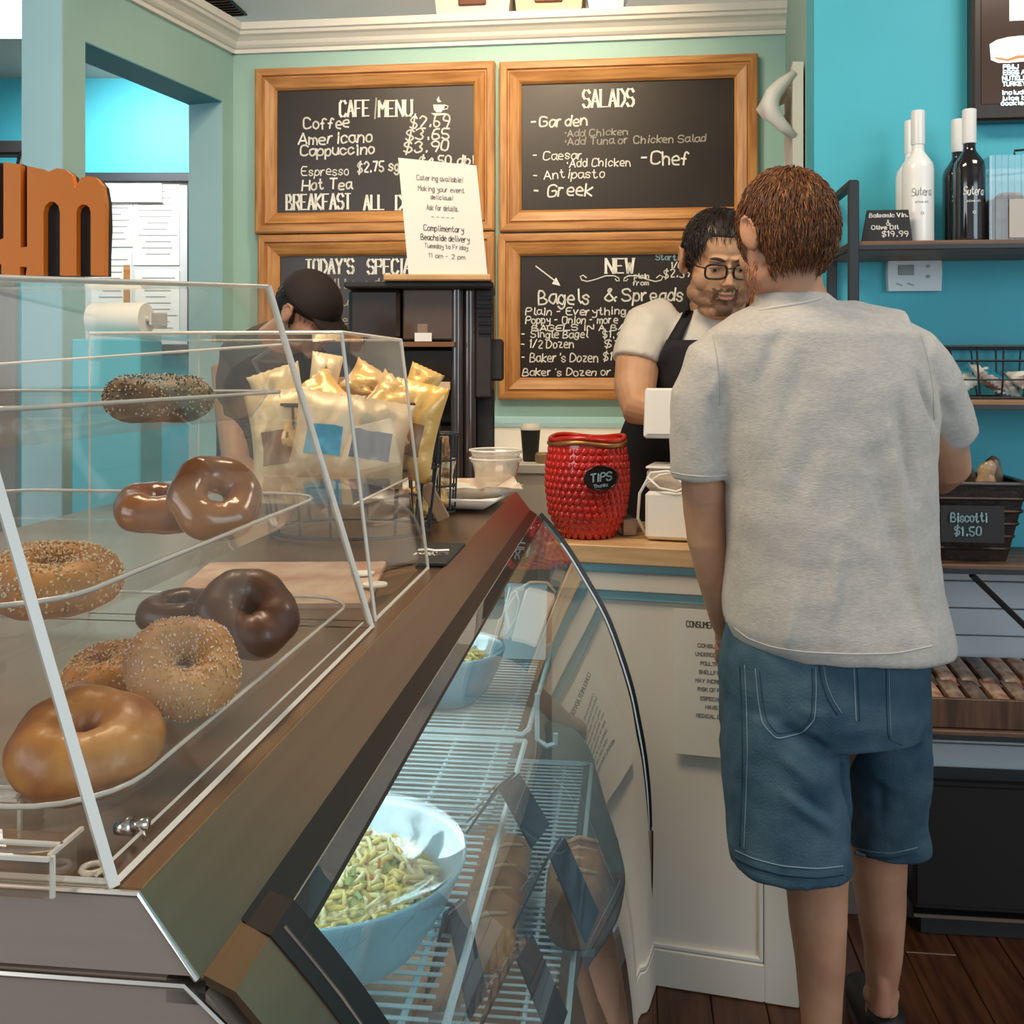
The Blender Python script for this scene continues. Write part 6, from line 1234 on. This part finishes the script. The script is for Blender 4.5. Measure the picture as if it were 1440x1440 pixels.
# ---------------------------------------------------------------- the man behind the counter
ba = thing('person', 'dark haired bearded man with black glasses, cream T-shirt and black apron behind the counter', 'person', Vector((P(1010, 500, 2.78).x, 2.80, 0)), 0)
SK2 = skin_mat('server_skin', (.60, .34, .19), (.52, .26, .13)); STUB = mat('beard_shadow', (.20, .105, .055), .75, col2=(.13, .065, .035), scale=60, bump=.3, bscale=300); LIP = mat('lip', (.46, .20, .14), .45)
HB = HM(P(1011, 366, 2.55), 184, -20, 0, 1.07)
b = MB(); head(b, HB, 1.10, 1)
b.loft([(P(1010, 395, 2.60), .070, .070), (P(1010, 425, 2.63), .070, .070), (P(1010, 460, 2.68), .10, .09)], 24)
b.loft([RX(462, 940, 1080, 2.70, .09), RX(520, 915, 1105, 2.72, .13), RX(640, 890, 1120, 2.80, .14), RX(740, 890, 1120, 2.86, .13), RX(800, 900, 1110, 2.88, .13)], 28, 2.3, flat=True)
A1_ = [(P(915, 460, 2.68), .062), (P(897, 505, 2.64), .058), (P(893, 545, 2.60), .054), (P(900, 573, 2.56), .050), (P(925, 575, 2.535), .046), (P(960, 572, 2.53), .036), (P(992, 575, 2.53), .029)]
b.tube([p for p, _ in A1_], [r for _, r in A1_], 18)
A2_ = [(P(1105, 460, 2.68), .062), (P(1125, 505, 2.66), .058), (P(1132, 560, 2.62), .050), (P(1110, 590, 2.56), .046), (P(1075, 588, 2.54), .036), (P(1052, 584, 2.54), .029)]
b.tube([p for p, _ in A2_], [r for _, r in A2_], 18)
hand(b, A1_[-1][0], (.9, -.1, -.2), (0, -.3, 1), 1, 1.0, .35); hand(b, A2_[-1][0], (-.9, -.1, -.2), (0, -.3, 1), -1, 1.0, .35)
for sx in (-1, 1):
    x = ba.location.x+sx*.10; b.tube([(x, 2.90, .80), (x, 2.89, .45), (x, 2.90, .09)], [.085, .06, .042], 14); b.tube([(x, 2.92, .05), (x, 2.78, .03)], [.04, .035], 10)
bm = remesh(b, .0038, 1, .4); co = vnp(bm); sculpt_head(co, HB); no = nnp(bm); lump(co, no, 40, .0006); setv(bm, co)
bo = mesh_obj(bm, 'body', [SK2, STUB, LIP, mat('light_stubble', (.40, .215, .12), .7, col2=(.27, .14, .08), scale=90, bump=.2, bscale=300)], ba)
Hi = np.array(HB.inverted()); l = co@Hi[:3, :3].T+Hi[:3, 3]; cen = np.empty(len(bm.polygons)*3)
vv = bm.polygons; idx = np.zeros(len(vv), dtype=np.int32)
lv = np.array([l[p.vertices[0]] for p in vv])
jit = np.array([noise.noise(Vector(q)*130) for q in lv])*.004
x, y, z = np.abs(lv[:, 0]), lv[:, 1], lv[:, 2]+jit
beard = (z < -.050-.35*np.maximum(0, x-.030)*0) & (z > -.112) & (y > .005) & ((x > .024) | (z < -.078))
beard |= (z > -.050) & (z < -.0425) & (x < .030) & (y > .08)        # moustache
beard |= (x > .052) & (z > -.06) & (z < .0) & (y > .012) & (y < .034)
beard &= ~((x < .018) & (z > -.073) & (z < -.051))
chin = (x < .020) & (z < -.073) & (y > .06) & (z > -.112)
idx[beard] = 3; idx[chin | ((z > -.050) & (z < -.0425) & (x < .030) & (y > .08)) | ((x > .019) & (x < .029) & (z < -.048) & (z > -.092) & (y > .06))] = 1; idx[(x < .0195) & (lv[:, 2] < -.0525) & (lv[:, 2] > -.0725) & (y > .084)] = 2
idx[(lv[:, 1] > .14) | (lv[:, 2] < -.14)] = 0
vv.foreach_set('material_index', idx); bm.update()
EYW = mat('eye_white', (.70, .64, .58), .25); EYD = mat('eye_dark', (.03, .018, .012), .1); BRW = mat('brow_hair', (.04, .022, .014), .7)
for s_ in (-1, 1):
    m = MB(); m.M = HB; m.ell((s_*.030, .0715, .002), .0115, None, 16, 10); e_ = part(m, 'eye', EYW, ba, True, world=True)
    m = MB(); m.M = HB; m.ell((s_*.030, .0800, -.002), (.0050, .0036, .0050), None, 12, 8); part(m, 'iris', EYD, e_, True, world=True)
    m = MB(); m.M = HB; m.loft([(Vector((s_*(.030-.014+.028*k/6), .0835-.004*abs(k/6-.5)*2, .0045+.0035*math.sin(math.pi*k/6)-.002)), .0030+.003*math.sin(math.pi*k/6), .0022+.0035*math.sin(math.pi*k/6)) for k in range(7)], 10, side=(0, 1, 0)); part(m, 'eyelid', SK2, ba, True, world=True)
    m = MB(); m.M = HB; m.tube([(s_*(.012+.034*k/6), .0925-.010*(k/6)**2, .0195+.006*math.sin(math.pi*k/6*.8)) for k in range(7)], [.0018, .0032, .0036, .0034, .003, .0022, .001], 8); part(m, 'eyebrow', BRW, ba, True, world=True)
# glasses
GLS = mat('black_glasses', (.015, .010, .009), .25); gl_ = MB(); m = MB(); m.M = HB
for s_ in (-1, 1):
    cx_ = s_*.0325; pts = [(cx_+.0245*math.copysign(abs(math.cos(a))**.55, math.cos(a)), .1000-.08*abs(.0245*math.cos(a)*s_+0)*.25+.0, -.002+.0165*math.copysign(abs(math.sin(a))**.6, math.sin(a))) for a in [i*2*math.pi/28 for i in range(28)]]
    m.tube(pts, .0026, 6, closed=True); m.tube([(s_*.057, .098, .006), (s_*.070, .080, .005), (s_*.079, .030, .003), (s_*.081, -.004, .002), (s_*.080, -.014, -.012)], .0017, 6)
m.tube([(-.009, .101, .004), (0, .103, .007), (.009, .101, .004)], .0017, 6); go = part(m, 'glasses_frame', GLS, ba, True, world=True)
for s_ in (-1, 1):
    m = MB(); m.M = HB; cx_ = s_*.0325; m.prism([(cx_+.0225*math.copysign(abs(math.cos(a))**.55, math.cos(a)), -.002+.0150*math.copysign(abs(math.sin(a))**.6, math.sin(a))) for a in [i*2*math.pi/24 for i in range(24)]], .0008, org=(0, .0990, 0)); part(m, 'lens', glass('lens', (.97, .97, .97), 1.2, .02), go, world=True)
def mk2(p):
    front = sstep(p.z-(.066 if abs(p.x) < .042 else .066-(abs(p.x)-.042)*2.2)-.10*max(0, .02-abs(p.x))*0, -.006, .008); back = sstep(-(p.y-.0), -.012, .012)*sstep(p.z, -.07, -.05)
    side = sstep(p.z, .012, .024)*sstep(-(p.y-.026), -.006, .008); burn = sstep(-abs(p.y-.014), -.010, -.005)*sstep(p.z, -.03, -.01)
    return max(front, back, side, burn)
DH = [mat('dark_hair', (.018, .010, .008), .4), mat('dark_brown_hair', (.040, .020, .012), .4)]
hair(HB, ba, (0, -.012, .030), (.082, .101, .089), mk2, DH, 1500, .022, (.0, -.03, .12), 9, .0016, .0009)
CT = mat('cream_tshirt', (.74, .68, .58), .9, noise_=.05, scale=30, bump=.2, bscale=140)
s = MB()
s.loft([(P(1010, 434, 2.66), .078, .072), (P(1010, 444, 2.67), .115, .09), RX(458, 925, 1095, 2.685, .115), RX(485, 905, 1115, 2.70, .14), RX(540, 900, 1118, 2.72, .155), RX(600, 884, 1124, 2.78, .160), RX(680, 876, 1128, 2.84, .155), RX(760, 880, 1125, 2.87, .15)], 40, 2.3, flat=True)
s.loft([(P(945, 455, 2.69), .078, .07), (P(912, 468, 2.67), .078, .08), (P(900, 492, 2.65), .070, .078), (P(896, 510, 2.64), .068, .076)], 24); s.loft([(P(1078, 455, 2.69), .078, .07), (P(1110, 468, 2.67), .078, .08), (P(1124, 492, 2.66), .070, .078), (P(1128, 510, 2.65), .068, .076)], 24)
sm_ = remesh(s, .006, 4, .5); co = vnp(sm_); no = nnp(sm_)
for p, q, w_, a in [((925, 440, 2.58), (930, 510, 2.56), .010, -.008), ((945, 450, 2.56), (940, 500, 2.56), .008, .006), ((880, 470, 2.58), (900, 500, 2.56), .010, -.005), ((990, 450, 2.57), (985, 480, 2.56), .008, .004)]: ridge(co, no, P(*p), P(*q), w_, a)
lump(co, no, 10, .005, 6); setv(sm_, co); sb2 = [bvh_of(sm_)]; mesh_obj(sm_, 'tshirt', CT, ba)
seam(sb2, [(978, 434), (985, 441), (1000, 446), (1020, 447), (1036, 442), (1044, 435)], .0035, CT, ba, 'collar', 2.6, .001)
seam(sb2, [(868, 503), (885, 507), (905, 508), (923, 506)], .0012, mat('cream_hem', (.62, .56, .47), .9), ba, 'sleeve_seam', 2.56, .0004)
APR = mat('black_apron', (.010, .008, .010), .8)
drape(sb2, [(478, 937, 1082), (500, 928, 1092), (530, 918, 1100), (565, 896, 1110), (590, 880, 1122), (610, 872, 1124), (650, 868, 1124), (740, 870, 1120)], .010, .003, 'apron', APR, ba, 2.74, 16)
for pts in ([(437, 962, 975), (455, 952, 968), (482, 936, 957)], [(437, 1042, 1055), (455, 1050, 1066), (482, 1062, 1082)]): drape(sb2, pts, .008, .003, 'apron_strap', APR, ba, 2.58, 2)
m = MB(); m.tube([P(968, 437, 2.60), P(964, 415, 2.63), P(975, 400, 2.70), P(1010, 395, 2.74), P(1045, 400, 2.70), P(1052, 420, 2.63), P(1049, 437, 2.60)], .006, 6); part(m, 'neck_strap', APR, ba, True, world=True)
s = MB(); TR = mat('dark_trousers', (.03, .03, .035), .85)
for sx in (-1, 1): x = ba.location.x+sx*.095; s.loft([(Vector((x, 2.90, .12)), .068, .075), (Vector((x, 2.89, .5)), .085, .095), (Vector((x, 2.90, .82)), .11, .12), (Vector((x*.6+ba.location.x*.4, 2.90, .96)), .13, .13)], 20)
tm_ = remesh(s, .012, 2); mesh_obj(tm_, 'trousers', TR, ba)
for sx in (-1, 1): shoe(Vector((ba.location.x+sx*.10, 2.90, 0)), 180, SHO, ba)
# ---------------------------------------------------------------- worker with a cap, bending down behind the bagel display
wo = thing('person', 'worker in a dark cap bending down, seen behind the bagel display', 'person', Vector((P(385, 500, 3.2).x, 3.22, 0)), 0)
SK3 = skin_mat('worker_skin', (.60, .34, .22), (.50, .25, .16))
HW = HM(P(433, 440, 3.02), -112, -38, 8, 1.0)
b = MB(); head(b, HW, 1.0)
b.loft([(P(424, 448, 3.04), .055, .06), (P(405, 465, 3.10), .056, .06), (P(388, 492, 3.16), .09, .08)], 20)
b.loft([(P(385, 500, 3.18), .15, .10), (P(382, 560, 3.20), .16, .12), (P(382, 700, 3.22), .15, .12), (Vector((wo.location.x, 3.24, .95)), .15, .12)], 24)
for sx, px in ((-1, 322), (1, 448)):
    b.tube([P(px, 515, 3.18), P(px-4*sx, 590, 3.14), P(px+10, 650, 3.06), P(px+36, 668, 2.98)], [.055, .048, .042, .028], 14); hand(b, P(px+36, 668, 2.98), (.6, -.6, -.2), (0, 0, 1), sx, 1, .3)
    x = wo.location.x+sx*.09; b.tube([(x, 3.25, .92), (x, 3.24, .5), (x, 3.25, .09)], [.085, .06, .042], 14); b.tube([(x, 3.27, .05), (x, 3.12, .03)], [.04, .035], 10)
bm = remesh(b, .005, 1, .4); co = vnp(bm); sculpt_head(co, HW); setv(bm, co); mesh_obj(bm, 'body', SK3, wo)
s = MB(); s.loft([(P(398, 478, 3.13), .085, .08), (P(388, 500, 3.17), .17, .12), (P(384, 560, 3.20), .175, .135), (P(384, 700, 3.22), .165, .13), (Vector((wo.location.x, 3.24, .90)), .165, .14)], 28, 2.3)
for sx, px in ((-1, 330), (1, 440)): s.tube([P(px+14*-sx, 500, 3.18), P(px-2*sx, 540, 3.17), P(px-6*sx, 590, 3.14)], [.075, .068, .062], 16)
tm_ = remesh(s, .009, 3); co = vnp(tm_); no = nnp(tm_); lump(co, no, 9, .008); setv(tm_, co); mesh_obj(tm_, 'dark_shirt', mat('worker_shirt', (.05, .032, .026), .85), wo)
s = MB()
for sx in (-1, 1): x = wo.location.x+sx*.09; s.loft([(Vector((x, 3.25, .12)), .066, .07), (Vector((x, 3.24, .5)), .085, .09), (Vector((x, 3.24, .86)), .11, .13)], 16)
mesh_obj(remesh(s, .014, 2), 'trousers', TR, wo)
for sx in (-1, 1): shoe(Vector((wo.location.x+sx*.09, 3.24, 0)), 180, SHO, wo)
def mk3(p): return max(sstep(-(p.y-.01), -.012, .012)*sstep(p.z, -.055, -.035), sstep(p.z, .0, .02))
hair(HW, wo, (0, -.014, .022), (.081, .099, .096), mk3, DH, 500, .02, (0, -.02, .12), 12, .0014, .0009)
CAPM = mat('dark_cap', (.022, .012, .010), .8, bump=.3, bscale=200)
m = MB(); m.M = HW @ Matrix.Translation((0, -.010, .034)) @ Matrix.Rotation(R(-6), 4, 'X'); prof = [(.094*math.cos(a)*1.0, .088*math.sin(a)) for a in [R(4+k*8.6) for k in range(11)]]
m.lathe([(.088, -.004), (.092, .0)]+prof, 36, fn=lambda v, a: Vector((v.x*.93, v.y*1.10, v.z*1.05))); cp_ = part(m, 'cap', CAPM, wo, True, world=True)
m = MB(); m.M = HW @ Matrix.Translation((0, -.010, .034)); g_ = [[(math.sin(a)*(.074+.0*q), .098*math.cos(a)*.9+.075*q*math.cos(a)**.6, .004-.012*q-.010*abs(math.sin(a))*q) for q in (0, .5, 1)] for a in [R(-58+k*11.6) for k in range(11)]]
m.sheet(g_, .004); part(m, 'cap_brim', CAPM, cp_, True, world=True)
